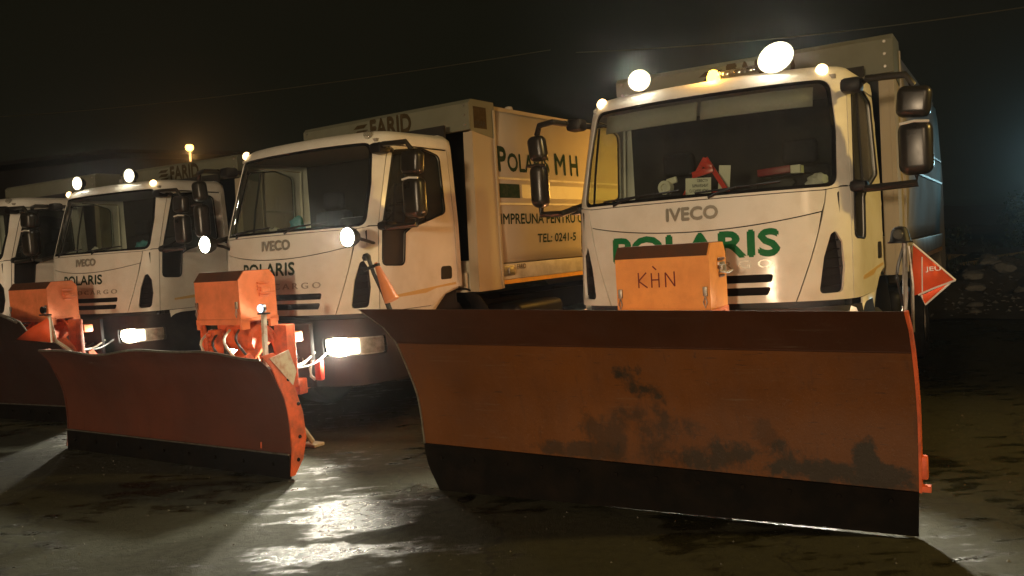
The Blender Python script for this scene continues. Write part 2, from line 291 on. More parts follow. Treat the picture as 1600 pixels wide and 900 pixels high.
# ------------------------------------------------------------------ mesh helpers
class MB:
    def __init__(s): s.v = []; s.f = []
    def add(s, vs, fs):
        o = len(s.v); s.v += [tuple(p) for p in vs]; s.f += [tuple(i + o for i in f) for f in fs]; return s
    def box(s, c, d, rot=None, bev=0.):
        bm = bmesh.new(); bmesh.ops.create_cube(bm, size=1.)
        bmesh.ops.scale(bm, vec=d, verts=bm.verts)
        if bev: bmesh.ops.bevel(bm, geom=bm.edges[:], offset=bev, segments=2 if bev < .04 else 5, profile=.5, affect='EDGES')
        if rot is not None: bmesh.ops.transform(bm, matrix=rot.to_4x4(), verts=bm.verts)
        bm.verts.index_update()
        s.add([Vector(v.co) + Vector(c) for v in bm.verts], [[v.index for v in f.verts] for f in bm.faces]); bm.free(); return s
    def cyl(s, a, b, r, n=16, r2=None, cap=True):
        a = Vector(a); b = Vector(b); r2 = r if r2 is None else r2
        q = (b - a).to_track_quat('Z', 'Y'); vs = []
        for (p, rr) in ((a, r), (b, r2)):
            for i in range(n):
                t = 2*math.pi*i/n; vs.append(p + q @ Vector((rr*math.cos(t), rr*math.sin(t), 0)))
        fs = [(i, (i+1) % n, n+(i+1) % n, n+i) for i in range(n)]
        if cap: fs += [tuple(range(n-1, -1, -1)), tuple(range(n, 2*n))]
        return s.add(vs, fs)
    def tube(s, pts, r, n=8):
        pts = [Vector(p) for p in pts]; vs = []; fs = []; m = len(pts)
        up = Vector((0, 0, 1))
        for i, p in enumerate(pts):
            t = (pts[min(i+1, m-1)] - pts[max(i-1, 0)]).normalized()
            x = t.cross(up)
            if x.length < .05: x = t.cross(Vector((1, 0, 0)))
            x.normalize(); y = x.cross(t)
            rr = r[i] if isinstance(r, (list, tuple)) else r
            for k in range(n):
                a = 2*math.pi*k/n; vs.append(p + x*rr*math.cos(a) + y*rr*math.sin(a))
        for i in range(m-1):
            for k in range(n):
                fs.append((i*n+k, i*n+(k+1) % n, (i+1)*n+(k+1) % n, (i+1)*n+k))
        fs += [tuple(range(n-1, -1, -1)), tuple(range((m-1)*n, m*n))]
        return s.add(vs, fs)
    def lathe(s, prof, origin, axis, n=24, closed=False):
        q = Vector(axis).normalized().to_track_quat('Z', 'Y'); o = Vector(origin); vs = []; fs = []
        for (r, h) in prof:
            for i in range(n):
                t = 2*math.pi*i/n; vs.append(o + q @ Vector((r*math.cos(t), r*math.sin(t), h)))
        m = len(prof)
        for j in range(m-1 if not closed else m):
            k = (j+1) % m
            for i in range(n): fs.append((j*n+i, j*n+(i+1) % n, k*n+(i+1) % n, k*n+i))
        if not closed:
            fs += [tuple(range(n-1, -1, -1)), tuple(range((m-1)*n, m*n))]
        return s.add(vs, fs)
    def prism(s, poly, f0, f1):
        n = len(poly); vs = [f0(a, b) for a, b in poly] + [f1(a, b) for a, b in poly]
        fs = [(i, (i+1) % n, n+(i+1) % n, n+i) for i in range(n)] + [tuple(range(n-1, -1, -1)), tuple(range(n, 2*n))]
        return s.add(vs, fs)
    def grid(s, rows, thick=None):
        nr = len(rows); nc = len(rows[0]); vs = [p for r in rows for p in r]; fs = []
        for i in range(nr-1):
            for j in range(nc-1): fs.append((i*nc+j, i*nc+j+1, (i+1)*nc+j+1, (i+1)*nc+j))
        return s.add(vs, fs)
    def mesh(s, name, angle=38, fixn=True):
        me = bpy.data.meshes.new(name); me.from_pydata([tuple(p) for p in s.v], [], s.f); me.validate()
        if fixn:
            bm = bmesh.new(); bm.from_mesh(me); bmesh.ops.recalc_face_normals(bm, faces=bm.faces); bm.to_mesh(me); bm.free()
        me.polygons.foreach_set('use_smooth', [True]*len(me.polygons))
        try: me.set_sharp_from_angle(angle=R(angle))
        except Exception: pass
        me.update(); return me

CACHE = {}
def obj(name, mb, material, parent=None, key=None, angle=38, loc=None, fixn=True, solid=0.):
    """mb: MB, or a function that makes one (cached under key)"""
    k = (name, key) if key else None
    if k and k in CACHE: me = CACHE[k]
    else:
        m_ = mb() if callable(mb) else mb
        me = m_.mesh(name, angle, fixn)
        me.materials.append(material)
        if k: CACHE[k] = me
    o = bpy.data.objects.new(name, me); COL.objects.link(o)
    if me.materials[0] is not material:
        o.material_slots[0].link = 'OBJECT'; o.material_slots[0].material = material
    if parent: o.parent = parent
    if loc: o.location = loc
    if solid:
        sm = o.modifiers.new('thickness', 'SOLIDIFY'); sm.thickness = solid; sm.offset = -1
    return o
def tag(o, label, cat, group=None):
    o['label'] = label; o['category'] = cat
    if group: o['group'] = group
    return o
def thing(name, label, cat, loc=(0, 0, 0), rz=0, group=None):
    o = bpy.data.objects.new(name, None); COL.objects.link(o); o.empty_display_size = .3
    o.location = loc; o.rotation_euler = (0, 0, rz); return tag(o, label, cat, group)
def struct(o): o['kind'] = 'structure'; return o
def lamp(kind, power, col, parent, loc, aim=None, size=.05, spot=None, blend=.5, name='lamp_light'):
    d = bpy.data.lights.new(name, kind); d.energy = power; d.color = col
    if kind in ('POINT', 'SPOT'): d.shadow_soft_size = size
    if kind == 'SPOT': d.spot_size = R(spot); d.spot_blend = blend
    o = bpy.data.objects.new(name, d); COL.objects.link(o); o.location = loc
    if aim is not None: o.rotation_euler = (-Vector(aim)).to_track_quat('Z', 'Y').to_euler()
    if parent: o.parent = parent
    return o

def arc_poly(pts, seg=6):
    """pts (x,y,r) -> rounded polygon"""
    out = []; n = len(pts)
    for i in range(n):
        p = Vector(pts[i][:2]); r = pts[i][2] if len(pts[i]) > 2 else 0
        if r <= 0: out.append(tuple(p)); continue
        a = Vector(pts[i-1][:2]) - p; b = Vector(pts[(i+1) % n][:2]) - p
        ang = a.angle(b); d = min(r / math.tan(ang/2), a.length*.49, b.length*.49)
        s_, e = p + a.normalized()*d, p + b.normalized()*d
        for k in range(seg+1):
            t = k/seg; out.append(tuple((1-t)**2*s_ + 2*t*(1-t)*p + t*t*e))
    return out
def densify(poly, step):
    out = []; n = len(poly)
    for i in range(n):
        a = Vector(poly[i]); b = Vector(poly[(i+1) % n]); k = max(1, int(math.ceil((b-a).length/step)))
        for j in range(k): out.append(tuple(a + (b-a)*j/k))
    return out
def inside(p, poly):
    x, y = p; c = False; n = len(poly); j = n-1
    for i in range(n):
        xi, yi = poly[i]; xj, yj = poly[j]
        if (yi > y) != (yj > y) and x < (xj-xi)*(y-yi)/(yj-yi)+xi: c = not c
        j = i
    return c
def panel(mb, outer, holes, F, grid=.07, depth=.02, step=.05, sgn=1):
    """sheet over surface F(q,z,off) with real thickness at its rims"""
    loops = [densify(outer, step)] + [densify(h, step) for h in holes]
    vs = []; es = []
    for lp in loops:
        o = len(vs); vs += lp; n = len(lp); es += [(o+i, o+(i+1) % n) for i in range(n)]
    xs = [p[0] for p in outer]; ys = [p[1] for p in outer]
    x = min(xs) + grid*.5
    bd = list(vs)
    while x < max(xs):
        y = min(ys) + grid*.5
        while y < max(ys):
            if inside((x, y), outer) and not any(inside((x, y), h) for h in holes):
                if min((x-b[0])**2 + (y-b[1])**2 for b in bd) > (grid*.4)**2: vs.append((x, y))
            y += grid
        x += grid
    r = delaunay_2d_cdt([Vector(p) for p in vs], es, [], 0, 1e-6)
    V = [tuple(p) for p in r[0]]; T = []
    for t in r[2]:
        c = (sum(V[i][0] for i in t)/len(t), sum(V[i][1] for i in t)/len(t))
        if inside(c, loops[0]) and not any(inside(c, h) for h in loops[1:]): T.append(tuple(t))
    cnt = {}
    for t in T:
        for i in range(len(t)):
            e = (t[i], t[(i+1) % len(t)]); k = tuple(sorted(e)); cnt.setdefault(k, []).append(e)
    P = [F(sgn*a, b, 0) for a, b in V]
    o = mb.add(P, T)
    for k, l in cnt.items():
        if len(l) == 1:
            a, b = l[0]
            q = [F(sgn*V[a][0], V[a][1], 0), F(sgn*V[b][0], V[b][1], 0), F(sgn*V[b][0], V[b][1], depth), F(sgn*V[a][0], V[a][1], depth)]
            mb.add(q, [(0, 1, 2, 3)])
    return mb

# text as mesh in a unit frame: x 0..1 across, y 0..1 up
TXT = {}
def text_geo(s, bold=.0):
    if (s, bold) in TXT: return TXT[(s, bold)]
    cu = bpy.data.curves.new('lettering', 'FONT'); cu.body = s; cu.size = 1; cu.offset = bold; cu.resolution_u = 3; cu.fill_mode = 'FRONT'
    o = bpy.data.objects.new('lettering', cu); COL.objects.link(o)
    dg = bpy.context.evaluated_depsgraph_get(); me = bpy.data.meshes.new_from_object(o.evaluated_get(dg))
    vs = [tuple(v.co) for v in me.vertices]; fs = [tuple(p.vertices) for p in me.polygons]
    bpy.data.objects.remove(o); bpy.data.curves.remove(cu); bpy.data.meshes.remove(me)
    x0 = min(v[0] for v in vs); x1 = max(v[0] for v in vs); y0 = min(v[1] for v in vs); y1 = max(v[1] for v in vs)
    TXT[(s, bold)] = ([((v[0]-x0)/(x1-x0), (v[1]-y0)/(y1-y0)) for v in vs], fs); return TXT[(s, bold)]
def text(mb, s, F, bold=.0, depth=0.):
    vs, fs = text_geo(s, 0.)
    if bold:
        n = len(s)
        for k, (dx, dy) in enumerate(((-.25, 0), (.25, 0), (0, -.35), (0, .35))):
            bx_, by_ = dx*bold*2.4/n, dy*bold*2
            mb.add([F(min(1, max(0, x))+bx_, y+by_, -.0003*(k+1)) for x, y in vs], fs)
    top = [F(x, y, 0) for x, y in vs]; mb.add(top, fs)
    if depth:
        cnt = {}
        for f in fs:
            for i in range(len(f)):
                e = (f[i], f[(i+1) % len(f)]); cnt.setdefault(tuple(sorted(e)), []).append(e)
        for l in cnt.values():
            if len(l) == 1:
                a, b = l[0]; mb.add([top[a], top[b], F(*vs[b], depth), F(*vs[a], depth)], [(0, 1, 2, 3)])
    return mb

# ------------------------------------------------------------------ the cab surface
BASE = [(0, 0), (.1, .0008), (.2, .003), (.3, .009), (.4, .018), (.5, .031), (.6, .047), (.7, .069), (.8, .098), (.88, .13), (.94, .163), (.985, .202), (1.02, .245), (1.047, .295),
        (1.066, .35), (1.076, .41), (1.08, .47), (1.083, .6), (1.088, .8), (1.094, 1.0), (1.10, 1.2), (1.104, 1.36), (1.096, 1.41), (1.07, 1.445), (1.03, 1.46), (.9, 1.465), (.5, 1.465), (0, 1.465)]
ARC = [0.]
for i in range(1, len(BASE)): ARC.append(ARC[-1] + math.hypot(BASE[i][0]-BASE[i-1][0], BASE[i][1]-BASE[i-1][1]))
NRM = []
for i in range(len(BASE)):
    a = BASE[max(0, i-1)]; b = BASE[min(len(BASE)-1, i+1)]; dx, dy = b[0]-a[0], b[1]-a[1]; l = math.hypot(dx, dy)
    NRM.append((dy/l, -dx/l))     # outward
NRM[0] = (0, -1); NRM[-1] = (0, 1)
def base_at(q):
    q = min(max(q, 0), ARC[-1])
    for i in range(len(ARC)-1):
        if q <= ARC[i+1]: break
    t = (q-ARC[i])/(ARC[i+1]-ARC[i]); a, b = BASE[i], BASE[i+1]; n0, n1 = NRM[i], NRM[i+1]
    nx, ny = n0[0]*(1-t)+n1[0]*t, n0[1]*(1-t)+n1[1]*t; l = math.hypot(nx, ny)
    return a[0]*(1-t)+b[0]*t, a[1]*(1-t)+b[1]*t, nx/l, ny/l
SH = [(.3, -.06), (.9, -.06), (1.12, -.045), (1.5, -.018), (1.9, .015), (2.1, .075), (2.4, .17), (2.68, .265), (3.1, .40)]
def shear(z):
    for i in range(len(SH)-1):
        if z <= SH[i+1][0] or i == len(SH)-2:
            t = (z-SH[i][0])/(SH[i+1][0]-SH[i][0]); return SH[i][1]*(1-t)+SH[i+1][1]*t
def F(q, zp, off=0.):
    s = 1 if q >= 0 else -1; u, v, nx, ny = base_at(abs(q))
    inset = off; z = zp
    if zp > 2.70:
        ph = min(1, (zp-2.70)/.2)*math.pi/2; inset += .13*(1-math.cos(ph)); z = 2.70 + .10*math.sin(ph)
        z -= off*math.sin(ph); inset -= off*(1-math.cos(ph))
    k = 1 - .035*max(0, min(1, (z-1.9)/.78))
    w = 1 - max(0, min(1, (v-.3)/1.0)); w = w*w*(3-2*w)
    return Vector((s*(u-nx*inset)*k, v - ny*inset + shear(min(z, 2.8))*w, z))
def qu(u):   # arclength of a front position
    for i in range(len(BASE)-1):
        if BASE[i+1][0] >= u: t = (u-BASE[i][0])/(BASE[i+1][0]-BASE[i][0]); return ARC[i]+t*(ARC[i+1]-ARC[i])
def qv(v):   # arclength of a side position
    for i in range(10, len(BASE)-1):
        if BASE[i+1][1] >= v: t = (v-BASE[i][1])/(BASE[i+1][1]-BASE[i][1]); return ARC[i]+t*(ARC[i+1]-ARC[i])
G = .004    # half a panel gap
QS = qv(.285)            # door seam
QR = qv(1.335)           # door rear seam
def mir(poly): return [(-a, b) for a, b in poly]
zs_arc = lambda q: 1.655 + .075*(q/.85)**2
crease = [(qu(.905), 1.885), (qu(.895), 1.8), (qu(.872), 1.68), (qu(.84), 1.55), (qu(.79), 1.38), (qu(.735), 1.22), (qu(.70), 1.125)]
def cre(z):
    for i in range(len(crease)-1):
        if z >= crease[i+1][1]: t = (z-crease[i][1])/(crease[i+1][1]-crease[i][1]); return crease[i][0]+t*(crease[i+1][0]-crease[i][0])
    return crease[-1][0]
WS = arc_poly([(-qu(.945), 1.93, .07), (qu(.945), 1.93, .07), (qu(.955), 2.3, 0), (qu(.925), 2.655, .09), (-qu(.925), 2.655, .09), (-qu(.955), 2.3, 0)])
WSO = arc_poly([(-qu(.975), 1.905, .09), (qu(.975), 1.905, .09), (qu(.98), 2.3, 0), (qu(.95), 2.68, .11), (-qu(.95), 2.68, .11), (-qu(.98), 2.3, 0)])
DWIN = arc_poly([(qv(.345), 2.60, .04), (qv(.325), 1.90, 0), (qv(.32), 1.545, .05), (qv(.58), 1.53, .06), (qv(.60), 1.83, .02), (qv(.68), 1.875, .05), (qv(.86), 1.92, .03), (qv(1.21), 2.015, .06),
                 (qv(1.20), 2.575, .08), (qv(.86), 2.635, .05)])
def hood_lower():
    b = MB(); top = [(q, zs_arc(q)-G) for q in [x*.01*86*.01*1 for x in []]]
    qs = [-.86 + i*.0717 for i in range(25)]
    L = cre(1.70) - G
    top = [(-L + 2*L*i/24, zs_arc(-L + 2*L*i/24) - G) for i in range(25)]
    side = [(cre(z)-G, z) for z in (1.6, 1.5, 1.4, 1.3, 1.2, 1.125)]
    outer = mir(list(reversed(side))) + top + side
    s1 = arc_poly([(-.56, 1.268, .02), (.545, 1.268, .02), (.56, 1.325, .02), (-.575, 1.325, .02)])
    s2 = arc_poly([(-.52, 1.178, .02), (.515, 1.178, .02), (.545, 1.235, .02), (-.55, 1.235, .02)])
    return panel(b, outer, [s1, s2], F)
def hood_upper():
    b = MB(); L = cre(1.72) - G
    bot = [(-L + 2*L*i/24, zs_arc(-L + 2*L*i/24) + G) for i in range(25)]
    return panel(b, bot + [(cre(1.8)-G, 1.8), (cre(1.885)-G, 1.882), (-cre(1.885)+G, 1.882), (-cre(1.8)+G, 1.8)], [], F)
def corner_panel(s):
    b = MB(); cr_ = [(cre(z)+G, z) for z in (1.125, 1.2, 1.3, 1.4, 1.5, 1.6, 1.7, 1.8, 1.885)]
    hole = arc_poly([(qu(.845), 1.17, .035), (qu(.985), 1.175, .045), (qu(1.0), 1.35, 0), (qu(.99), 1.52, .03), (qu(.955), 1.60, .03), (qu(.925), 1.58, .03), (qu(.88), 1.42, 0)])
    return panel(b, cr_ + [(qu(1.0), 1.90), (QS-G, 1.90), (QS-G, 1.125)], [hole], F, grid=.06, sgn=s)
def cab_shell():
    b = MB(); e = ARC[-1]-.02
    lo = [(-QS+G, 1.91), (-qu(.99), 1.91), (-qu(.99)+.02, 1.90), (-.9, 1.888), (.9, 1.888), (qu(.99)-.02, 1.90), (qu(.99), 1.91), (QS-G, 1.91)]
    outer = lo + [(QS-G, 2.66), (QR+G, 2.645), (QR+G, 1.28), (qv(1.41), 1.27), (e, 1.27), (e, 2.90), (-e, 2.90), (-e, 1.27), (-qv(1.41), 1.27), (-QR-G, 1.28), (-QR-G, 2.645), (-QS+G, 2.66)]
    panel(b, outer, [WSO], F, grid=.08, step=.06)
    n = 60; ring = []
    for i in range(n):
        q = -e + 2*e*i/(n-1); ring.append(F(q, 2.90))
    b.add(ring + [Vector((0, .85, 2.815))], [(i, (i+1) % n, n) for i in range(n)])
    return b
def door(s):
    b = MB(); a = []
    for i in range(9):
        t = math.pi - (math.pi*.22 + i*(math.pi*.5-math.pi*.22)/8); a.append((1.38+.62*math.cos(t), .66+.62*math.sin(t)))
    pts = [(QS+G, 2.645), (QS+G, 1.125), (qv(.95), 1.125)] + [(qv(x), z) for x, z in a if 1.13 < z] + [(QR-G, 1.285), (QR-G, 2.63)]
    return panel(b, pts, [DWIN], F, grid=.07, sgn=s)
def surf_patch(poly, off, depth=.012, s=1, grid=.07):
    return panel(MB(), poly, [], lambda q, z, o: F(q, z, off + o), grid=grid, depth=depth, sgn=s)
def ring_patch(outer, hole, off, depth, s=1):
    return panel(MB(), outer, [hole], lambda q, z, o: F(q, z, off + o), grid=.09, depth=depth, sgn=s)

def wheel(mb_t, mb_r, c, r=.48, w=.28, s=1):
    c = Vector(c)
    mb_t.lathe([(r-.19, -w/2), (r-.05, -w/2), (r-.005, -w/2+.04), (r, -w/4), (r, w/4), (r-.005, w/2-.04), (r-.05, w/2), (r-.19, w/2)], c, (s, 0, 0), 32, closed=True)
    mb_r.lathe([(r-.185, -w/2+.02), (r-.185, w/2-.02), (r-.22, w/2-.03), (r-.25, w/2-.12), (.15, w/2-.14), (.12, w/2-.03), (.0001, w/2-.02)], c, (s, 0, 0), 24)
    for k in range(8):
        a = k*math.pi/4; p = c + Vector((s*(w/2-.135), .13*math.cos(a)*1.25, .13*math.sin(a)*1.25)); mb_r.cyl(p, p+Vector((s*.03, 0, 0)), .014, 6)

TR = [(1.350, 6.195, -.5400), (-2.19959, 8.02036, -.59816), (-5.47976, 10.97554, -.50107), (-8.02, 12.15, -.53019)]
TP = [(1.35475, 6.20464, -.51729), TR[1], TR[2]]
GT = 'snow plough lorries parked in a row'
LABELS = ['nearest white lorry with two bright roof lamps, behind the big orange blade',
          'white lorry second from right with green lettered body, its door side showing, no roof lamps',
          'white lorry third from right with two lit roof lamps, half hidden between its neighbours',
          'farthest white lorry at left edge, only its cab door and dark body top showing']

def oval(mb, c, ov):
    a = R(ov[2]); out = []
    for p in mb.v:
        x, z = (p[0]-c[0])*ov[0], (p[2]-c[2])*ov[1]; out.append((c[0]+x*math.cos(a)+z*math.sin(a), p[1], c[2]-x*math.sin(a)+z*math.cos(a)))
    mb.v = out; return mb
def build_truck(i):
    x, y, th = TR[i]
    T = thing('snow_plough_lorry', LABELS[i], 'lorry', (x, y, 0), th, GT)
    # ---- cab
    obj('cab_shell', cab_shell, M['white'], T, key='cab', angle=50)
    obj('hood_lower_panel', hood_lower, M['white'], T, key='hl', angle=50)
    obj('hood_upper_panel', hood_upper, M['white'], T, key='hu', angle=50)
    for s, k in ((1, 'a'), (-1, 'b')):
        obj('corner_panel', lambda: corner_panel(s), M['white'], T, key=k, angle=50)
        d = obj('door', lambda: door(s), M['white'], T, key=k, angle=50)
        obj('door_glass', lambda: surf_patch([p for p in arc_poly([(qv(.345), 2.60, .04), (qv(.325), 1.90, 0), (qv(.325), 1.86, 0), (qv(.68), 1.86, .03), (qv(.86), 1.915, .03), (qv(1.21), 2.01, .06), (qv(1.20), 2.575, .08), (qv(.86), 2.635, .05)])], .014, .004, s), M['glareglass'] if (i == 0 and s > 0) else M['sideglass'], d, key=k)
        obj('lower_door_panel', lambda: surf_patch(arc_poly([(qv(.315), 1.87, 0), (qv(.315), 1.54, .05), (qv(.585), 1.525, .06), (qv(.61), 1.87, 0)]), .012, .01, s), M['black'], d, key=k)
        obj('door_handle', lambda: surf_patch(arc_poly([(qv(1.08), 1.36, .02), (qv(1.24), 1.36, .03), (qv(1.25), 1.49, .04), (qv(1.09), 1.49, .04)]), -.004, .012, s), M['black'], d, key=k)
        obj('window_seal', lambda: MB().tube([F(s*a, b, -.002) for a, b in DWIN + DWIN[:1]], .008, 6), M['black'], d, key=k)
        obj('window_divider', lambda: MB().tube([F(s*qv(.60), 1.86, .006), F(s*qv(.57), 2.2, .006), F(s*qv(.55), 2.6, .006)], .010, 6), M['black'], d, key=k)
        obj('side_intake', lambda: surf_patch(arc_poly([(qu(.83), 1.15, .02), (qu(1.0), 1.15, .02), (qu(1.015), 1.35, 0), (qu(1.0), 1.62, .03), (qu(.88), 1.62, .02)]), .035, .01, s), M['vent'], T, key=k)
        def slats():
            b = MB()
            for j in range(6):
                z = 1.22 + j*.062; b.tube([F(s*(qu(.86)+.012*j), z, .026), F(s*qu(.99), z+.006, .028)], .006, 5)
            return b
        obj('intake_slats', slats, M['vent'], T, key=k)
        obj('reflective_tape', lambda: surf_patch([(qv(.33), 1.245), (qv(.9), 1.245), (QR-.02, 1.30), (QR-.02, 1.335), (qv(.33), 1.285)] if False else [(qv(.47), 1.24), (qv(.86), 1.25), (qv(1.0), 1.285), (qv(1.30), 1.30), (qv(1.30), 1.325), (qv(.47), 1.265)], -.003, .003, s), M['dulltape'], T, key=k)
    obj('windscreen', lambda: surf_patch(WSO, .016, .005, grid=.1), M['windscreen'], T, key='w', angle=60)
    obj('windscreen_border', lambda: ring_patch(WSO, WS, .011, .006), M['quarter'], T, key='w', angle=60)
    def inner_back():
        b = MB(); e = ARC[-1]-.01
        panel(b, [(-qu(1.0), 1.05), (qu(1.0), 1.05), (qu(1.0), 1.9), (-qu(1.0), 1.9)], [], lambda q, z, o: F(q, z, .07+o), grid=.12)
        b.box((0, .9, 1.08), (2.0, 1.1, .05)); b.box((0, 1.40, 2.0), (2.02, .03, 1.8))
        for s in (-1, 1): b.box((s*1.0, .85, 1.5), (.03, 1.05, .85))
        return b
    obj('cabin_tub', inner_back, M['cabin'], T, key='c')
    def liner():
        b = MB(); b.box((0, .95, 2.70), (1.9, 1.0, .03)); return b
    obj('headliner', liner, M['headliner'], T, key='c')
    def visor():
        b = MB()
        for u0, u1 in ((-.82, -.03), (.0, .80)):
            rows = []
            for r_ in range(3):
                z = 2.50 + r_*.07
                rows.append([Vector((u0+(u1-u0)*j/8, F(qu(abs(u0+(u1-u0)*j/8)), z, .05)[1]+.03, z)) for j in range(9)])
            b.grid(rows)
        return b
    if i == 0: obj('sun_visor', visor, M['headliner'], T, key='c', solid=.012)
    def dash():
        b = MB(); pts = [(.20, 1.86), (.26, 1.915), (.50, 1.93), (.62, 1.90), (.66, 1.78), (.60, 1.3), (.2, 1.2)]
        b.prism(pts, lambda a, z: Vector((-.98, a, z)), lambda a, z: Vector((.98, a, z)))
        b.box((.5, .60, 1.97), (.34, .16, .10), bev=.02); return b
    obj('dashboard', dash, M['black'], T, key='d')
    for k, u in enumerate((-.55, .5)):
        def seat():
            b = MB(); b.box((u, 1.0, 1.50), (.5, .5, .16), bev=.04); b.box((u, 1.28, 1.85), (.48, .14, .62), Matrix.Rotation(R(-8), 3, 'X'), .05)
            b.box((u, 1.33, 2.27), (.28, .10, .20), None, .04); return b
        obj('seat', seat, M['seat'], T, key=k)
    def stw():
        b = MB(); c = Vector((.5, .78, 1.98)); q = Vector((0, -.45, .9)).to_track_quat('Z', 'Y')
        b.tube([c + q @ Vector((.22*math.cos(a), .22*math.sin(a), 0)) for a in [j*math.pi/12 for j in range(25)]], .016, 6)
        b.tube([c + q @ Vector((.22, 0, 0)), c - q @ Vector((0, 0, .05)), c + q @ Vector((-.22, 0, 0))], .018, 6); b.tube([c - q @ Vector((0, 0, .05)), c - q @ Vector((0, 0, .4))], .03, 6)
        return b
    obj('steering_wheel', stw, M['black'], T, key='s')
    def grille_back():
        return panel(MB(), [(-.62, 1.14), (.62, 1.14), (.62, 1.36), (-.62, 1.36)], [], lambda q, z, o: F(q, z, .045+o), grid=.1)
    obj('grille_backing', grille_back, M['vent'], T, key='g')
    def wipers():
        b = MB()
        for a, c, d in ((-.75, -.1, .04), (.02, .62, .03)):
            b.tube([F(a, 1.925, -.02), F((a+c)/2, 1.95+d*.4, -.028), F(c, 1.96+d, -.02)], .008, 5)
            b.tube([F(a+.15, 1.90, -.02), F(a+.2, 1.925, -.035), F((a+c)/2, 1.955, -.035)], .010, 5)
        return b
    for k in range(2):
        a, c, d = ((-.75, -.1, .03), (.02, .62, .03))[k]
        def wp():
            b = MB(); b.tube([F(a, 1.935, -.012), F((a+c)/2, 1.95, -.016), F(c, 1.965, -.012)], .008, 5)
            b.tube([F(a+.1, 1.895, -.012), F(a+.18, 1.925, -.03), F((a+c)/2, 1.95, -.028)], .010, 5); return b
        obj('wiper', wp, M['black'], T, key=k)
    # ---- bumper and head lamps
    def bumper():
        b = MB(); e = qv(.80)
        HL = lambda s: arc_poly([(s*qu(.58), .745, .03), (s*qv(.33), .755, .03), (s*qv(.33), .915, .03), (s*qu(.56), .915, .03)])
        low = arc_poly([(-.48, .60, .03), (.48, .60, .03), (.52, .74, .03), (-.52, .74, .03)])
        panel(b, arc_poly([(-e, .52, .05), (-.7, .47, .1), (.7, .47, .1), (e, .52, .05), (e, 1.08, .02), (-e, 1.08, .02)]), [HL(1), list(reversed(HL(-1))), low], lambda q, z, o: F(q, z, -.03*math.sin(max(0, min(1, (z-.45)/.62))*math.pi)+o), grid=.08)
        return b
    obj('bumper', bumper, M['bumper'], T, key='b', angle=50)
    obj('bumper_backing', lambda: surf_patch([(-1.1, .56), (1.1, .56), (1.1, 1.14), (-1.1, 1.14)], .06, .02, grid=.15), M['black'], T, key='b')
    on = i in (0, 1, 2, 3)
    for s, k in ((1, 'a'), (-1, 'b')):
        h = obj('headlamp', lambda: surf_patch(arc_poly([(qu(.58), .745, .03), (qv(.33), .755, .03), (qv(.33), .915, .03), (qu(.56), .915, .03)]), .03, .03, s), M['steel'], T, key=k)
        obj('headlamp_bulb', lambda: surf_patch(arc_poly([(qu(.59), .755, .03), (qu(.91), .76, .03), (qu(.91), .908, .03), (qu(.57), .908, .03)]), .012, .01, s), M['reflector_on'], h, key=k)
        obj('headlamp_core', lambda: surf_patch([(qu(.73)+.135*math.cos(a), .833+.088*math.sin(a)) for a in [j*math.pi/14 for j in range(28)]], -.012, .015, s, .05), M['lamp_on'], h, key=k)
        obj('indicator_lens', lambda: surf_patch(arc_poly([(qu(.915), .768, .02), (qv(.325), .77, .03), (qv(.325), .90, .03), (qu(.915), .90, .02)]), .005, .01, s), M['lens_clear'], h, key=k)
        if i < 3: lamp('SPOT', (300, 420, 220)[i], (1, .93, .74), T, F(s*qu(.78), .835, -.06), (s*.06, -1, -.12), .05, 100, .6, 'headlamp_light')
    # ---- lettering and badges on the hood
    def onhood(q0, q1, z0, z1, off=-.004, dz=0):
        return lambda a, b_, o=0: F(q0+(q1-q0)*a, z0+(z1-z0)*b_ + dz*((2*a-1)**2), off+o)
    bq = (-.20, .185, 1.745, 1.835)
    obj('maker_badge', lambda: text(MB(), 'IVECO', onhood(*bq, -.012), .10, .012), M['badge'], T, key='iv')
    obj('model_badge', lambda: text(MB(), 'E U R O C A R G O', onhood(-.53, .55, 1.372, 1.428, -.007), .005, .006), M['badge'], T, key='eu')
    if i == 0: obj('lettering', lambda: text(MB(), 'POLARIS', onhood(-.66, .60, 1.46, 1.635, -.003), .10), M['green'], T)
    elif i in (1, 2, 3):
        q0, q1 = ((-.52, .24), (-.50, .30), (-.5, .3))[i-1]
        obj('lettering', lambda: text(MB(), 'POLARIS', onhood(q0, q1, 1.505, 1.622, -.003), .07), M['darkgreen'], T, key='pol%d' % min(i, 2))
    # ---- roof lamps
    def marker(u, s, matl):
        m_ = obj('marker_lamp', lambda: MB().lathe([(.0001, 0), (.045, .0), (.04, .025), (.02, .04), (.0001, .042)], F(s*qu(u), 2.765, -.002), (s*.3, -.8, .45), 12), matl, T)
    marker(.90, 1, M['marker_on'] if i in (0, 2) else M['lens_clear']); marker(.90, -1, M['marker_on'] if i in (0, 1, 2) else M['lens_clear'])
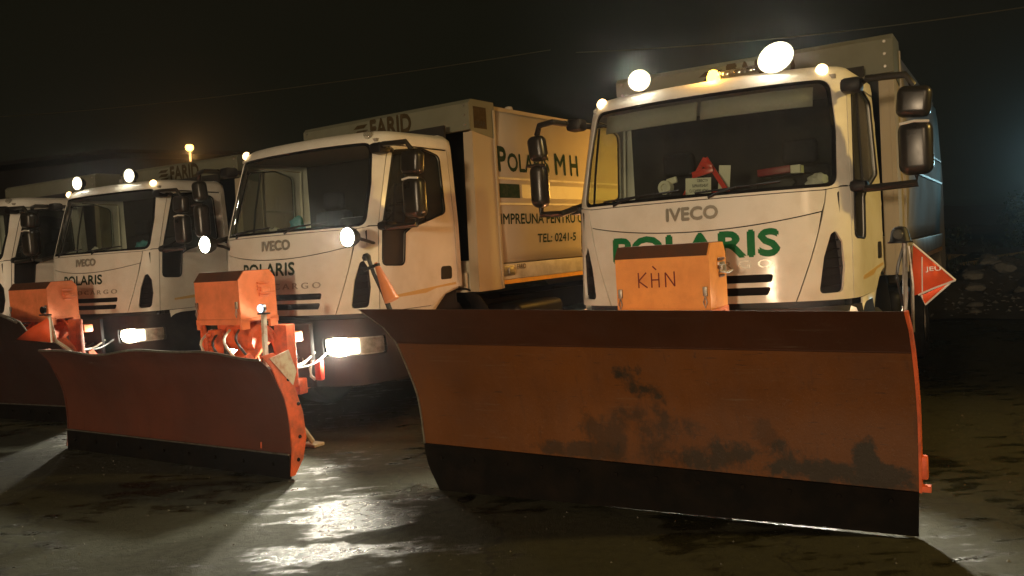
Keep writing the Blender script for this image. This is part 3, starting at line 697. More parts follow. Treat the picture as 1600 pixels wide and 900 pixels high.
    if i in (0, 2):
        for k, u in enumerate((-.50, .56) if i == 0 else (-.57, .50)):
            ov = ((1.0, .9, 8), (1.42, 1.12, -22))[k] if i == 0 else (1, .95, 0)
            wl = obj('work_lamp', lambda: oval(MB().lathe([(.0001, .09), (.06, .085), (.092, .03), (.096, 0), (.09, 0)], (u, .375, 2.88), (0, 1, 0), 24), (u, .375, 2.88), ov).cyl((u, .45, 2.78), (u, .45, 2.83), .015, 8), M['black'], T, key='wl%d%d' % (i, k))
            obj('work_lamp_lens', lambda: oval(MB().lathe([(.0001, -.035), (.05, -.028), (.073, -.010), (.075, .01), (.0001, .012)], (u, .372, 2.88), (0, 1, 0), 24), (u, .372, 2.88), ov), M['lamp_on'], wl, key='wl%d%d' % (i, k))
            obj('work_lamp_bezel', lambda: oval(MB().lathe([(.075, -.006), (.075, .008), (.093, .008), (.093, -.006)], (u, .366, 2.88), (0, 1, 0), 24, closed=True), (u, .366, 2.88), ov), M['reflector_on'], wl, key='wl%d%d' % (i, k))
            lamp('SPOT', 85 if i == 0 else 45, (1, .92, .72), T, (u, .32, 2.885), (0, -1, -.42), .07, 130, .7, 'work_lamp_light')
    if i == 0:
        bc = obj('beacon', lambda: MB().lathe([(.0001, 0), (.05, 0), (.05, .03), (.042, .05), (.03, .075), (.0001, .085)], (.07, .45, 2.80), (0, 0, 1), 16), M['amber_on'], T)
        lamp('POINT', 6, (1, .5, .1), T, (.07, .36, 2.86), None, .04, name='beacon_light')
        obj('light_bar', lambda: MB().box((.26, .46, 2.835), (.30, .10, .05), None, .012), M['lens_clear'], T)
        for k in range(3): obj('light_bar_reflector', lambda: MB().box((.17+.09*k, .45, 2.835), (.05, .05, .035), None, .008), M['chrome'], T, key='r%d' % k)
    # ---- auxiliary driving lamps on brackets at the screen corners (lorry with no roof lamps)
    if i == 1:
        for k, (u, v, z) in enumerate(((1.14, -.18, 1.805), (-.80, -.18, 1.85))):
            s = 1 if u > 0 else -1
            ax = obj('auxiliary_lamp', lambda: MB().lathe([(.0001, .10), (.06, .10), (.085, .05), (.092, 0), (.085, 0)], (u, v-.02, z), (0, 1, 0), 20).tube([(u, v+.05, z), (u*.99, v+.2, z-.03), ((.99 if u > 0 else -.86), .30 if u > 0 else .14, z-.06)], .015, 6), M['black'], T)
            obj('auxiliary_lamp_lens', lambda: MB().lathe([(.0001, -.03), (.05, -.025), (.078, 0), (.0001, .004)], (u, v-.02, z), (0, 1, 0), 20), M['lamp_on'], ax)
            lamp('SPOT', 330 if u > 0 else 110, (1, .94, .76), T, (u, v-.08, z), (0, -1, -.26), .08, 105, .6, 'auxiliary_lamp_light')
    # ---- mirrors
    for s in (1, -1):
        uu = s*1.46; vv = .34 if s > 0 else .20
        if s < 0: uu = -1.36
        arm = obj('mirror_arm', lambda: MB().tube([F(s*qv(.33), 2.60, .0), (s*1.18, vv-.06, 2.62), (uu*.97, vv-.02, 2.615), (uu, vv, 2.54)], .024, 8), M['gloss_black'], T, key='n%d' % s)
        arm2 = obj('mirror_arm', lambda: MB().tube([F(s*qv(.33), 1.93, .0), (s*1.15, vv-.04, 1.875), (uu, vv, 1.885), (uu, vv, 1.97)], .026, 8), M['gloss_black'], T, key='m%d' % s)
        obj('mirror_arm_joint', lambda: MB().box((s*1.07, .36, 2.60), (.14, .15, .10), None, .03), M['black'], arm, key='j%d' % s)
        obj('mirror_arm_joint', lambda: MB().box((s*1.09, .36, 1.90), (.12, .16, .08), None, .03), M['black'], arm2, key='i%d' % s)
        obj('wide_angle_mirror', lambda: MB().box((uu, vv, 2.43), (.215 if s > 0 else .15, .13, .21), Matrix.Rotation(R(6*s), 3, 'Y'), .05), M['gloss_black'], T, key='x%d' % s)
        mm = obj('mirror', lambda: MB().box((uu, vv, 2.12), (.215 if s > 0 else .15, .15, .36), None, .065), M['gloss_black'], T, key='y%d' % s)
        obj('mirror_rim', lambda: MB().tube([(uu-.09, vv-.05, 2.285), (uu, vv-.062, 2.295), (uu+.09, vv-.05, 2.285)], .010, 6), M['white'] if s > 0 else M['gloss_black'], mm, key='z%d' % s)
    # ---- refuse body
    cp = obj('body_canopy', lambda: MB().prism([(1.56, 2.85), (1.56, 3.12), (1.60, 3.16), (2.0, 3.16), (2.0, 3.10), (1.66, 3.08), (1.62, 2.85)], lambda a, z: Vector((-1.21, a, z)), lambda a, z: Vector((1.21, a, z)))
             .prism([(1.58, 2.84), (1.58, 3.13), (2.0, 3.13), (2.0, 2.78)], lambda a, z: Vector((1.195, a, z)), lambda a, z: Vector((1.212, a, z)))
             .prism([(1.58, 2.84), (1.58, 3.13), (2.0, 3.13), (2.0, 2.78)], lambda a, z: Vector((-1.212, a, z)), lambda a, z: Vector((-1.195, a, z))), M['canopy'], T, key='c')
    def bolts():
        b = MB()
        for u in (-1.15, 1.15):
            for z in (2.9, 3.0, 3.1): b.cyl((u, 1.562, z), (u, 1.55, z), .012, 6)
        return b
    obj('canopy_bolts', bolts, M['steel'], cp, key='b')
    if i in (0, 1, 2):
        cl = lambda u0, u1, z0, z1: (lambda a, b_, o=0: Vector((u0+(u1-u0)*a, 1.556+o, z0+(z1-z0)*b_)))
        def far():
            b = MB(); text(b, 'FARID', cl(-.14, .44, 2.93, 3.115), .10)
            for k in range(3): b.prism([(-.40, 2.93+k*.06), (-.34, 2.97+k*.06), (-.18, 2.97+k*.06), (-.24, 2.93+k*.06)], lambda a, z: Vector((a, 1.556, z)), lambda a, z: Vector((a, 1.558, z)))
            return b
        obj('body_lettering', far, M['brownvinyl'], cp, key='far')
    for s in (1, -1):
        def post():
            b = MB()
            pl = [(1.58, 1.20), (1.94, 1.20), (1.99, 3.11), (1.62, 2.86), (1.62, 2.0)]
            pl = [(1.55, 1.20), (1.95, 1.20), (1.97, 2.84), (1.60, 2.84)]
            b.prism(pl, lambda a, z: Vector((s*1.17, a, z)), lambda a, z: Vector((s*1.205, a, z)))
            b.prism([(1.551, 1.205), (1.60, 2.835), (1.64, 2.835), (1.591, 1.205)], lambda a, z: Vector((s*1.09, a, z)), lambda a, z: Vector((s*1.169, a, z)))
            return b
        p_ = obj('body_post', post, M['body'], T, key=s)
        if s > 0 and i == 1:
            obj('post_sticker', lambda: MB().box((1.213, 1.74, 2.98), (.004, .22, .22)), M['brownvinyl'], p_)
            obj('sticker_lettering', lambda: text(MB(), 'PSAR', lambda a, b_, o=0: Vector((1.2175-o, 1.65+.18*a, 2.885+.06*b_)), .02), M['ink'], p_)
        def side():
            b = MB(); rows = []
            prof = [(0, 1.47), (.006, 1.6), (.03, 1.9), (.04, 2.3), (.03, 2.8), (.008, 3.06), (-.03, 3.12)]
            for du, z in prof: rows.append([Vector((s*(1.165+du), v_, z)) for v_ in (1.97, 2.6, 3.4, 4.4, 5.4, 6.3)])
            b.grid(rows); return b
        sp = obj('body_side', side, M['body'], T, key=s, solid=0.02)
        obj('body_corner_strip', lambda: MB().prism([(1.951, 1.205), (1.98, 1.205), (2.0, 3.08), (1.971, 3.08)], lambda a, z: Vector((s*1.19, a, z)), lambda a, z: Vector((s*1.222, a, z))), M['body'], T, key=s)
        obj('side_rib', lambda: MB().box((s*1.20, 4.14, 2.372), (.03, 4.3, .022)), M['bodyrail'], sp, key='%dt' % s)
        obj('side_rib', lambda: MB().box((s*1.20, 4.14, 2.10), (.03, 4.3, .022)), M['bodyrail'], sp, key='%dl' % s)
        rl = obj('bottom_rail', lambda: MB().box((s*1.15, 4.14, 1.375), (.09, 4.32, .17), None, .01), M['bodyrail'], T, key=s)
        obj('reflective_strip', lambda: MB().box((s*1.165, 4.12, 1.265), (.05, 4.30, .045)), M['tape'], T, key='st%d' % s)
        if s > 0:
            def up(z):
                prof = [(0, 1.47), (.006, 1.6), (.03, 1.9), (.04, 2.3), (.03, 2.8), (.008, 3.06)]
                for j in range(len(prof)-1):
                    if z <= prof[j+1][1]: t = (z-prof[j][1])/(prof[j+1][1]-prof[j][1]); return 1.165+prof[j][0]*(1-t)+prof[j+1][0]*t+.004
            sd_ = lambda v0, v1, z0, z1: (lambda a, b_, o=0: Vector((up(z0+(z1-z0)*b_)-o, v0+(v1-v0)*a, z0+(z1-z0)*b_)))
            if i == 1:
                def nm():
                    b = MB(); text(b, 'P', sd_(2.03, 2.18, 2.455, 2.70), .08); text(b, 'OLARIS', sd_(2.21, 3.06, 2.455, 2.645), .06)
                    text(b, 'M', sd_(3.20, 3.43, 2.455, 2.69), .06); text(b, 'H', sd_(3.55, 3.73, 2.455, 2.69), .06); return b
                obj('body_lettering', nm, M['darkgreen'] if i == 1 else M['darkgreen'], sp, key='nm')
                obj('body_lettering', lambda: text(text(MB(), 'IMPREUNA PENTRU O', sd_(2.02, 3.80, 1.885, 1.995), .05), 'TEL: 0241-5', sd_(2.75, 3.62, 1.67, 1.765), .05), M['darkgreen'], sp, key='imp')
                obj('green_panel', lambda: MB().box((1.207, 2.21, 2.24), (.008, .38, .15)), M['darkgreen'], sp, key='g')
                obj('pale_stripe', lambda: MB().box((1.204, 4.3, 2.24), (.006, 3.7, .15)), M['paleyellow'], sp, key='g')
                obj('rail_lettering', lambda: text(MB(), 'FARID', lambda a, b_, o=0: Vector((1.1965-o, 2.28+.17*a, 1.395+.05*b_)), .03), M['brownvinyl'], rl, key='fr')
                obj('marker_box', lambda: MB().box((1.205, 2.10, 1.385), (.02, .20, .11), None, .008).box((1.222, 2.13, 1.385), (.012, .10, .07), None, .005), M['steel'], rl, key='mb')
    if i == 0:
        si = obj('added_door_fill', lambda: MB().box((-1.115, .75, 1.30), (.03, .10, .05), None, .01), M['amber_on'], T)  # hidden amber source added to warm the next lorry's door
        lamp('POINT', 30, (1, .42, .16), T, (-1.22, .75, 1.30), None, .05, name='added_door_fill_light')
        sl = obj('added_fill_lamp', lambda: MB().box((-1.225, 4.35, 2.30), (.05, .14, .10), None, .015), M['black'], T)  # unseen amber lamp added to throw yellow onto the next lorry's body
        obj('added_fill_lamp_lens', lambda: MB().box((-1.255, 4.35, 2.30), (.02, .11, .07), None, .008), M['amber_on'], sl)
        lamp('POINT', 105, (1, .50, .08), T, (-1.33, 4.35, 2.30), None, .05, name='added_fill_lamp_light')
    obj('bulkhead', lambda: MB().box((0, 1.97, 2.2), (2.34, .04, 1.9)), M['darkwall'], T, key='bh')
    obj('body_roof', lambda: MB().box((0, 4.15, 3.12), (2.30, 4.3, .04)), M['body'], T, key='br')
    obj('body_floor', lambda: MB().box((0, 4.15, 1.33), (2.2, 4.3, .08)), M['bodyrail'], T, key='bf')
    obj('tail_hopper', lambda: MB().prism([(6.3, 3.1), (6.9, 3.0), (7.4, 2.2), (7.4, 1.0), (6.9, .8), (6.3, 1.3)], lambda a, z: Vector((-1.15, a, z)), lambda a, z: Vector((1.15, a, z))), M['body'], T, key='th')
    obj('lower_bulkhead', lambda: MB().box((0, 1.75, 1.36), (2.3, .3, .32)).box((0, 1.56, 1.3), (2.1, .04, .2)), M['bodyrail'], T, key='lb')
    obj('roof_eyelet', lambda: MB().lathe([(.0001, 0), (.05, 0), (.04, .04), (.0001, .05)], (1.1, 2.45, 3.135), (0, 0, 1), 10), M['bodyrail'], T, key='eye')
    # ---- chassis, wheels
    def rails():
        b = MB()
        for s in (-1, 1): b.box((s*.42, 4.0, .92), (.09, 6.4, .24))
        for v_ in (1.2, 2.2, 3.2, 4.2, 5.6, 6.6): b.box((0, v_, .92), (.84, .1, .18))
        b.box((0, .9, 1.0), (.75, .9, .5), None, .05); b.cyl((0, 1.38, .5), (.9, 1.38, .5), .06); b.cyl((-.9, 1.38, .5), (0, 1.38, .5), .06); b.cyl((-.9, 5.1, .5), (.9, 5.1, .5), .08)
        b.cyl((0, 5.1, .52), (0, 5.3, .52), .2); return b
    obj('chassis', rails, M['black'], T, key='ch')
    for s in (1, -1):
        obj('fuel_tank', lambda: MB().box((s*.85, 2.9, .78), (.5, 1.0, .45), None, .08), M['black'], T, key=s)
        for v_ in (1.38, 5.1):
            tt, rr = MB(), MB(); wheel(tt, rr, (s*.93, v_, .48), s=s)
            w_ = obj('wheel', lambda: tt, M['rubber'], T, key='%d%g' % (s, v_)); obj('rim', lambda: rr, M['steel'], w_, key='%d%g' % (s, v_))
        def fender():
            b = MB(); rows = []
            for u in (.74, 1.07):
                rows.append([Vector((s*u, 1.38+.60*math.cos(a), .66+.60*math.sin(a))) for a in [R(8)+j*R(164)/14 for j in range(15)]])
            b.grid(rows); return b
        obj('mudguard', fender, M['black'], T, key=s, solid=.012)
        obj('step', lambda: MB().box((s*.98, .60, .78), (.2, .52, .05), None, .01).box((s*.98, .60, .50), (.2, .5, .05), None, .01).box((s*.9, .6, .8), (.05, .55, .62)), M['black'], T, key=s)
        def wing():
            b = MB(); pts = []
            for j in range(13):
                t = R(168) - j*R(150)/12; pts.append((1.38+.61*math.cos(t), .66+.61*math.sin(t)))
            pts = [p for p in pts if p[0] < 1.9]
            outer = [(.36, 1.118), (.36, .92), (.66, .86)] + [p for p in pts if p[1] > .86] + [(1.60, 1.262), (1.44, 1.272), (1.2, 1.275), (1.06, 1.225), (.93, 1.118)]
            n = [p for p in outer]
            # lower wing panel between the door and the wheel arch
            wall = []
            up_ = [(.36, 1.118), (.62, 1.118), (.93, 1.118), (1.06, 1.225), (1.2, 1.27), (1.36, 1.275)]
            for a_, z_ in up_: wall.append((a_, z_))
            lo_ = [(.36, .88), (.64, .88), (.80, .90), (.93, 1.04), (1.15, 1.215), (1.36, 1.258)]
            rows = [[Vector((s*1.082, a_, z_)) for a_, z_ in up_], [Vector((s*1.082, a_, z_)) for a_, z_ in lo_]]
            b.grid(rows); return b
        obj('wheel_arch_panel', wing, M['white'], T, key=s, solid=.015)
    return T

TRK = [build_truck(i) for i in range(4)]

# plough carrier details on the second lorry bumper
def add_tow(T):
    obj('tow_hook', lambda: MB().tube([(.47, -.16, .84), (.47, -.19, .74), (.50, -.20, .70), (.53, -.19, .74), (.52, -.17, .78)], .012, 8).cyl((.47, -.10, .88), (.47, -.17, .82), .025, 10), M['steel'], T)
    obj('hydraulic_coupling', lambda: MB().tube([(.60, -.2, .74), (.585, -.22, .68), (.59, -.22, .60), (.63, -.21, .57)], .014, 6), M['cable_white'], T)
    obj('coupling_handle', lambda: MB().box((.68, -.2, .655), (.075, .05, .18), None, .01), M['redplastic'], T)
    obj('indicator_block', lambda: MB().box((.30, -.17, 1.0), (.09, .07, .10), None, .015).cyl((.30, -.20, 1.0), (.30, -.23, 1.0), .022, 10), M['black'], T)
add_tow(TRK[1])

# ------------------------------------------------------------------ ploughs
GP = 'snow plough blades in front of the lorries'
def lerp(a, b, t): return a + (b-a)*t
def smooth_prof(pr, n):
    """Catmull-Rom through profile points"""
    out = []; m = len(pr)
    for i in range(m-1):
        p0 = Vector(pr[max(0, i-1)]); p1 = Vector(pr[i]); p2 = Vector(pr[i+1]); p3 = Vector(pr[min(m-1, i+2)])
        for k in range(n):
            t = k/n; out.append(.5*((2*p1)+(-p0+p2)*t+(2*p0-5*p1+4*p2-p3)*t*t+(-p0+3*p1-3*p2+p3)*t**3))
    out.append(Vector(pr[-1])); return out
def sheet(mb, A, B, cols, thick, wav=None, topf=None):
    """loft between end profiles A (left) and B (right), with thickness towards the lorry"""
    rows = []; rows2 = []
    for a, b in zip(A, B):
        r = [a.lerp(b, j/cols) for j in range(cols+1)]
        if topf: r = [topf(p) for p in r]
        rows.append(r); rows2.append([p + Vector((0, thick, 0)) for p in r])
    n = len(rows); c = cols+1
    vs = [p for r in rows for p in r] + [p for r in rows2 for p in r]; fs = []; o = n*c
    for i in range(n-1):
        for j in range(cols):
            q = (i*c+j, i*c+j+1, (i+1)*c+j+1, (i+1)*c+j); fs.append(q); fs.append(tuple(x+o for x in reversed(q)))
    for i in range(n-1):
        for j in (0, cols): fs.append((i*c+j, (i+1)*c+j, (i+1)*c+j+o, i*c+j+o))
    for j in range(cols):
        for i in (0, n-1): fs.append((i*c+j, i*c+j+1, i*c+j+1+o, i*c+j+o))
    return mb.add(vs, fs)
# big blade: left and right end outlines (across, behind the cutting edge, up), lorry coordinates
V3 = Vector
A0 = [V3((-1.804, -1.66, 1.281)), V3((-1.67, -1.57, 1.145)), V3((-1.627, -1.50, 1.036)), V3((-1.585, -1.44, .831)), V3((-1.558, -1.385, .62)), V3((-1.56, -1.345, .312)), V3((-1.545, -1.335, .167)), V3((-1.447, -1.355, -.003))]
B0 = [V3((1.516, -1.66, 1.20)), V3((1.526, -1.57, 1.10)), V3((1.530, -1.50, .985)), V3((1.534, -1.44, .816)), V3((1.534, -1.385, .605)), V3((1.525, -1.345, .237)), V3((1.52, -1.335, .133)), V3((1.516, -1.355, .012))]
def build_plow(i):
    x, y, th = TP[i]
    lab = ['large orange snow plough blade at right with dark scorch marks and lettered orange box above',
           'maroon curved snow plough blade in the middle left with orange end plate',
           'dark plough blade at the left edge, half hidden behind the middle one'][i]
    P = thing('snow_plough', lab, 'snow plough', (x, y, 0), th, GP)
    if i == 0:
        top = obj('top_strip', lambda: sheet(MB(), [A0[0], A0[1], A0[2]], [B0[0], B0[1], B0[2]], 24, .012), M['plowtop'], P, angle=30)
        up = smooth_prof(A0[2:6], 5), smooth_prof(B0[2:6], 5)
        off = V3((0, .004, 0))
        obj('mouldboard', lambda: sheet(MB(), [p+off for p in up[0]], [p+off for p in up[1]], 30, .012), M['plowA'], P, angle=30)
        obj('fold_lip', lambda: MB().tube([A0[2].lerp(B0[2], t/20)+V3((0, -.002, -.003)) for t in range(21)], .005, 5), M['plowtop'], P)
        lo = smooth_prof(A0[5:8], 4), smooth_prof(B0[5:8], 4)
        be = obj('cutting_edge', lambda: sheet(MB(), [p+V3((0, -.016, .004)) for p in lo[0]], [p+V3((0, -.016, .004)) for p in lo[1]], 24, .03), M['blade'], P, angle=30)
        for t in range(12):
            c = lo[0][3].lerp(lo[1][3], (t+.5)/12); obj('edge_bolt', lambda: MB().lathe([(.0001, .014), (.012, .012), (.016, 0), (.0001, 0)], (0, 0, 0), (0, -1, 0), 8), M['blade'], be, key='eb', loc=c+V3((0, -.013, .02)))
        fullL = [A0[0], A0[1]] + up[0]; fullR = [B0[0], B0[1]] + up[1]
        eL = obj('left_end_flange', lambda: MB().add([p+V3((-.001, -.003, 0)) for p in fullL] + [p+V3((-.001, .012, 0)) for p in fullL] + [p+V3((-.012, .012, 0)) for p in fullL] + [p+V3((-.012, -.003, 0)) for p in fullL],
                 [(k*len(fullL)+j, k*len(fullL)+j+1, ((k+1) % 4)*len(fullL)+j+1, ((k+1) % 4)*len(fullL)+j) for k in range(4) for j in range(len(fullL)-1)]), M['edge'], P)
        eR = obj('right_end_flange', lambda: sheet(MB(), [p+V3((.001, -.006, 0)) for p in fullR], [p+V3((.014, -.006, 0)) for p in fullR], 1, .09), M['redorange'], P)
        uL, uR, ztop, vtop = -1.9, 1.46, 1.2, -1.66
        ribs = [-1.2, -.6, 0, .6, 1.2]
    else:
        prof = [(-.19, .955), (-.11, .86), (-.055, .73), (.0, .58), (.022, .42), (.025, .24), (.018, .15)]
        tl = lambda u: 0
        uR = 1.341; uL = -1.717; vr, vl = -1.168, -1.218
        pr = smooth_prof([V3((a, b, 0)) for a, b in prof], 4)
        A = [V3((uL, vl+p.x, p.y)) for p in pr]; B = [V3((uR, vr+p.x, p.y)) for p in pr]
        rng = random.Random(3+i)
        dents = [(rng.uniform(uL, uR), rng.uniform(.5, .95), rng.uniform(.12, .35), rng.uniform(-.018, .014)) for _ in range(9)]
        def wob(p):
            q = p.copy()
            if i == 2 and p.z > .6:
                hz = lambda u: 1.30 if u < .1 else (1.30-.26*(u-.1) if u < .72 else max(.955, 1.14-.8*(u-.72)))
                k = (p.z-.6)/.355; q.z = .6 + k*(hz(p.x)-.6)
            k = max(0, (p.z-.6)/.36)
            q.z += .022*k*math.sin(p.x*2.6+1.0) - .012*k*math.sin(p.x*6)
            q.y += .012*k*math.sin(p.x*4)
            for (du, dz, dr, da) in dents:
                d2 = ((p.x-du)**2+(p.z-dz)**2)/dr**2
                if d2 < 4: q.y += da*math.exp(-d2)
            return q
        mbm = M['plowB'] if i == 1 else M['plowC']
        obj('mouldboard', lambda: sheet(MB(), A, B, 60, .010, topf=wob), mbm, P, angle=30)
        obj('top_lip', lambda: MB().tube([wob(A[0].lerp(B[0], t/50))+V3((0, .004, .004)) for t in range(51)], .010, 6), M['edge'], P)
        be = obj('cutting_edge', lambda: sheet(MB(), [V3((uL+.02, vl-.006, .175)), V3((uL+.02, vl-.016, .0))], [V3((uR, vr-.006, .175)), V3((uR, vr-.016, 0))], 12, .022), M['blade'], P)
        obj('edge_clamp_strip', lambda: MB().tube([V3((lerp(uL, uR, t/10), lerp(vl, vr, t/10)-.004, .182)) for t in range(11)], .007, 5), M['steel'], P)
        for t in range(9):
            c = V3((lerp(uL, uR, (t+.5)/9), lerp(vl, vr, (t+.5)/9)-.018, .10)); obj('edge_bolt', lambda: MB().lathe([(.0001, .014), (.012, .012), (.016, 0), (.0001, 0)], (0, 0, 0), (0, -1, 0), 8), M['blade'], be, key='eb', loc=c)
        def endp(u, v0):
            front = [(v0+p.x-.006, p.y) for p in pr] + [(v0-.008, .02)]
            back = [(v0+.03, .02), (v0+.12, .13), (v0+.165, .28), (v0+.15, .48), (v0+.09, .68), (v0+.0, .86), (v0-.085, .965)]
            return MB().prism(front+back, lambda a, z: V3((u, a, z)), lambda a, z: V3((u+.014, a, z)))
        obj('right_end_plate', lambda: endp(uR+.002, vr), M['redorange'], P, key='r')
        obj('left_end_plate', lambda: endp(uL-.018, vl), mbm, P, key='l')
        for k, (dv, z) in enumerate(((.10, .30), (.11, .55), (.03, .75), (.07, .13))):
            obj('end_plate_bolt', lambda: MB().lathe([(.0001, .01), (.012, .009), (.016, 0), (.0001, 0)], (0, 0, 0), (1, 0, 0), 8), M['blade'], P, key='epb', loc=V3((uR+.016, vr+dv, z)))
        ribs = [-1.2, -.45, .3, 1.0]
    # rear ribs and push frame
    v0 = -1.32 if i == 0 else -1.17
    for k, u in enumerate(ribs):
        pts = [(v0+.02, .20), (v0+.14, .22), (v0+.16, .5), (v0+.10, .8), (v0-.02, .95 if i else 1.0), (v0-.06, .93), (v0+.01, .75), (v0+.035, .5)]
        if i == 0: pts = [(v0+.02, .2), (v0+.16, .22), (v0+.16, .5), (v0+.12, .8), (v0-.02, 1.05), (v0-.10, 1.02), (v0-.01, .75), (v0+.02, .5)]
        obj('rear_rib', lambda: MB().prism(pts, lambda a, z: V3((u-.008, a, z)), lambda a, z: V3((u+.008, a, z))), M['redorange'], P, key='%d%g' % (min(i, 1), u))
    cu = (.02, .13, 0.)[i]
    obj('push_frame', lambda: MB().box((0, v0+.20, .42), (2.2, .10, .12), None, .01).tube([(-.9, v0+.22, .42), (-.45, -.35, .5), (-.42, -.05, .52)], .05, 6).tube([(.9, v0+.22, .42), (.45, -.35, .5), (.42, -.05, .52)], .05, 6)
        .box((0, -.28, .52), (1.1, .10, .14), None, .01), M['redorange'], P)
    obj('carrier_plate', lambda: MB().box((cu, -.17, .78), (.9, .05, .58), None, .01), M['bumper'], P)
    for k, u in enumerate((cu+.74,)):
        obj('side_plate', lambda: MB().box((u, -.72, .86), (.15, .10, .52), None, .012), M['redorange'], P)
    obj('cross_beam', lambda: MB().box((cu, -.42, .98), (1.1, .12, .09), None, .01), M['orange'], P)
    hoops = []
    for k, (dx, sgn) in enumerate(((-.27, -1), (.05, 1), (.20, 1))):
        def hoop():
            rows = []
            for w_ in (0, .05):
                rows.append([V3((cu+dx+w_+sgn*.16*math.cos(a)*(.9), -.78+.10*k+.30*math.cos(a)*.3, .72+.40*math.sin(a))) for a in [R(j*9) for j in range(21)]])
            return MB().grid(rows)
        obj('frame_hoop', hoop, M['redorange'], P, solid=.012)
    obj('hydraulic_ram', lambda: MB().cyl((cu+.12, -.95, .62), (cu+.22, -.45, 1.04), .085, 20).cyl((cu-.10, -1.05, .55), (cu+.12, -.95, .62), .035, 12), M['redorange'], P)
    obj('pump_drum', lambda: MB().lathe([(.0001, -.16), (.10, -.16), (.125, -.13), (.125, .13), (.10, .16), (.0001, .16)], (cu+.12, -.62, 1.0), (1, .15, -.15), 24), M['redorange'], P)
    obj('valve_block', lambda: MB().box((cu+.02, -.86, .98), (.10, .08, .22), None, .01).cyl((cu+.02, -.91, 1.05), (cu+.02, -.94, 1.05), .02, 8).cyl((cu+.02, -.91, .98), (cu+.02, -.94, .98), .02, 8).cyl((cu+.02, -.91, .91), (cu+.02, -.94, .91), .02, 8), M['redorange'], P)
    for k in range(4):
        rg = random.Random(k+i*7)
        obj('hydraulic_hose', lambda: MB().tube(smooth_prof([V3((cu-.1+.12*k, -.80, 1.08)), V3((cu-.02+.16*k, -.98, .98+rg.uniform(-.03, .05))), V3((cu+.06+.18*k, -.85, .78)), V3((cu+.2+.14*k, -.4, .72)), V3((cu+.1+.16*k, -.12, .8))], 5), .011, 6), M['hose'] if k % 2 else M['cable_white'], P)
    # hopper box
    hu0, hu1 = ((-.30, .335), (-.17, .431), (-.39, .376))[i]; vf, vr_ = -.80, -.41; z0, z1 = 1.15, 1.575
    if i == 1: z0 = 1.17
    oct_ = [(vf, z0), (vf, z1-.075), (vf+.065, z1), (vr_-.055, z1), (vr_, z1-.07), (vr_, z0)]
    bx = obj('power_pack_box', lambda: MB().prism(oct_, lambda a, z: V3((hu0, a, z)), lambda a, z: V3((hu1, a, z))), M['orangeA'] if i == 0 else M['orange'], P)
    lidp = [(vf-.004, z1-.077), (vf+.063, z1+.004), (vr_-.053, z1+.004), (vr_+.004, z1-.07), (vr_, z1-.072), (vr_-.055, z1), (vf+.065, z1), (vf-.001, z1-.077)]
    obj('box_lid', lambda: MB().prism(lidp, lambda a, z: V3((hu0-.004, a, z)), lambda a, z: V3((hu1-.012, a, z))), M['lid'], bx)
    obj('box_base_frame', lambda: MB().box(((hu0+hu1)/2, vf+.01, z0-.025), (hu1-hu0+.01, .03, .045)).box(((hu0+hu1)/2, vr_-.01, z0-.025), (hu1-hu0+.01, .03, .045)).box((hu1-.01, (vf+vr_)/2, z0-.012), (.03, .36, .022)).box((hu1-.01, (vf+vr_)/2-.15, z0-.05), (.03, .08, .08)).box((hu1-.01, (vf+vr_)/2+.15, z0-.05), (.03, .08, .08)).box((hu0+.02, vf+.01, z0-.06), (.04, .03, .06)), M['orange'], bx)
    obj('box_stand', lambda: MB().box((cu, -.58, 1.09), (.3, .25, .09)).box((cu, -.46, .82), (.12, .08, .5)), M['redorange'], P)
    for k, u in enumerate((hu0+.03, hu1-.03)):
        obj('latch', lambda: MB().box((u, vf-.012, z0+.12), (.028, .018, .06), None, .004).tube([(u, vf-.02, z0+.09), (u+.012, vf-.022, z0+.05), (u, vf-.02, z0+.015), (u-.012, vf-.022, z0+.05), (u, vf-.02, z0+.09)], .004, 5), M['steel'], bx)
    obj('handle', lambda: MB().box((hu1+.014, -.54, z1-.17), (.03, .09, .045), None, .008).tube([(hu1+.01, -.60, z1-.19), (hu1+.05, -.55, z1-.20), (hu1+.055, -.46, z1-.19)], .008, 6).box((hu1+.006, -.54, z1-.14), (.012, .13, .02)), M['steel'] if i == 0 else M['orange'], bx)
    for k in range(3): obj('vent_louvre', lambda: MB().box((hu1+.006, -.545, z1-.11-.055*k), (.016, .13-.03*(k == 2), .016), Matrix.Rotation(R(25), 3, 'Y'), .004), M['orange'] if i else M['lid'], bx)
    if i == 0:
        def khn():
            b = MB()
            st = [[(0, 0), (0, .10)], [(.055, .10), (0, .045), (.06, 0)], [(.09, 0), (.09, .095)], [(.09, .05), (.14, .05)], [(.14, 0), (.14, .095)], [(.10, .14), (.125, .115)], [(.185, 0), (.185, .095), (.245, .005), (.245, .10)]]
            for s_ in st:
                for a, c in zip(s_, s_[1:]):
                    d = V3((c[0]-a[0], c[1]-a[1])).normalized() if False else None
                    dx, dz = c[0]-a[0], c[1]-a[1]; l = math.hypot(dx, dz); nx, nz_ = -dz/l*.0045, dx/l*.0045
                    o_ = (hu0+.16, 1.305)
                    b.add([V3((o_[0]+a[0]-nx, vf-.003, o_[1]+a[1]-nz_)), V3((o_[0]+c[0]-nx, vf-.003, o_[1]+c[1]-nz_)), V3((o_[0]+c[0]+nx, vf-.003, o_[1]+c[1]+nz_)), V3((o_[0]+a[0]+nx, vf-.003, o_[1]+a[1]+nz_))], [(0, 1, 2, 3)])
            return b
        obj('lettering', khn, M['rust_ink'], bx)
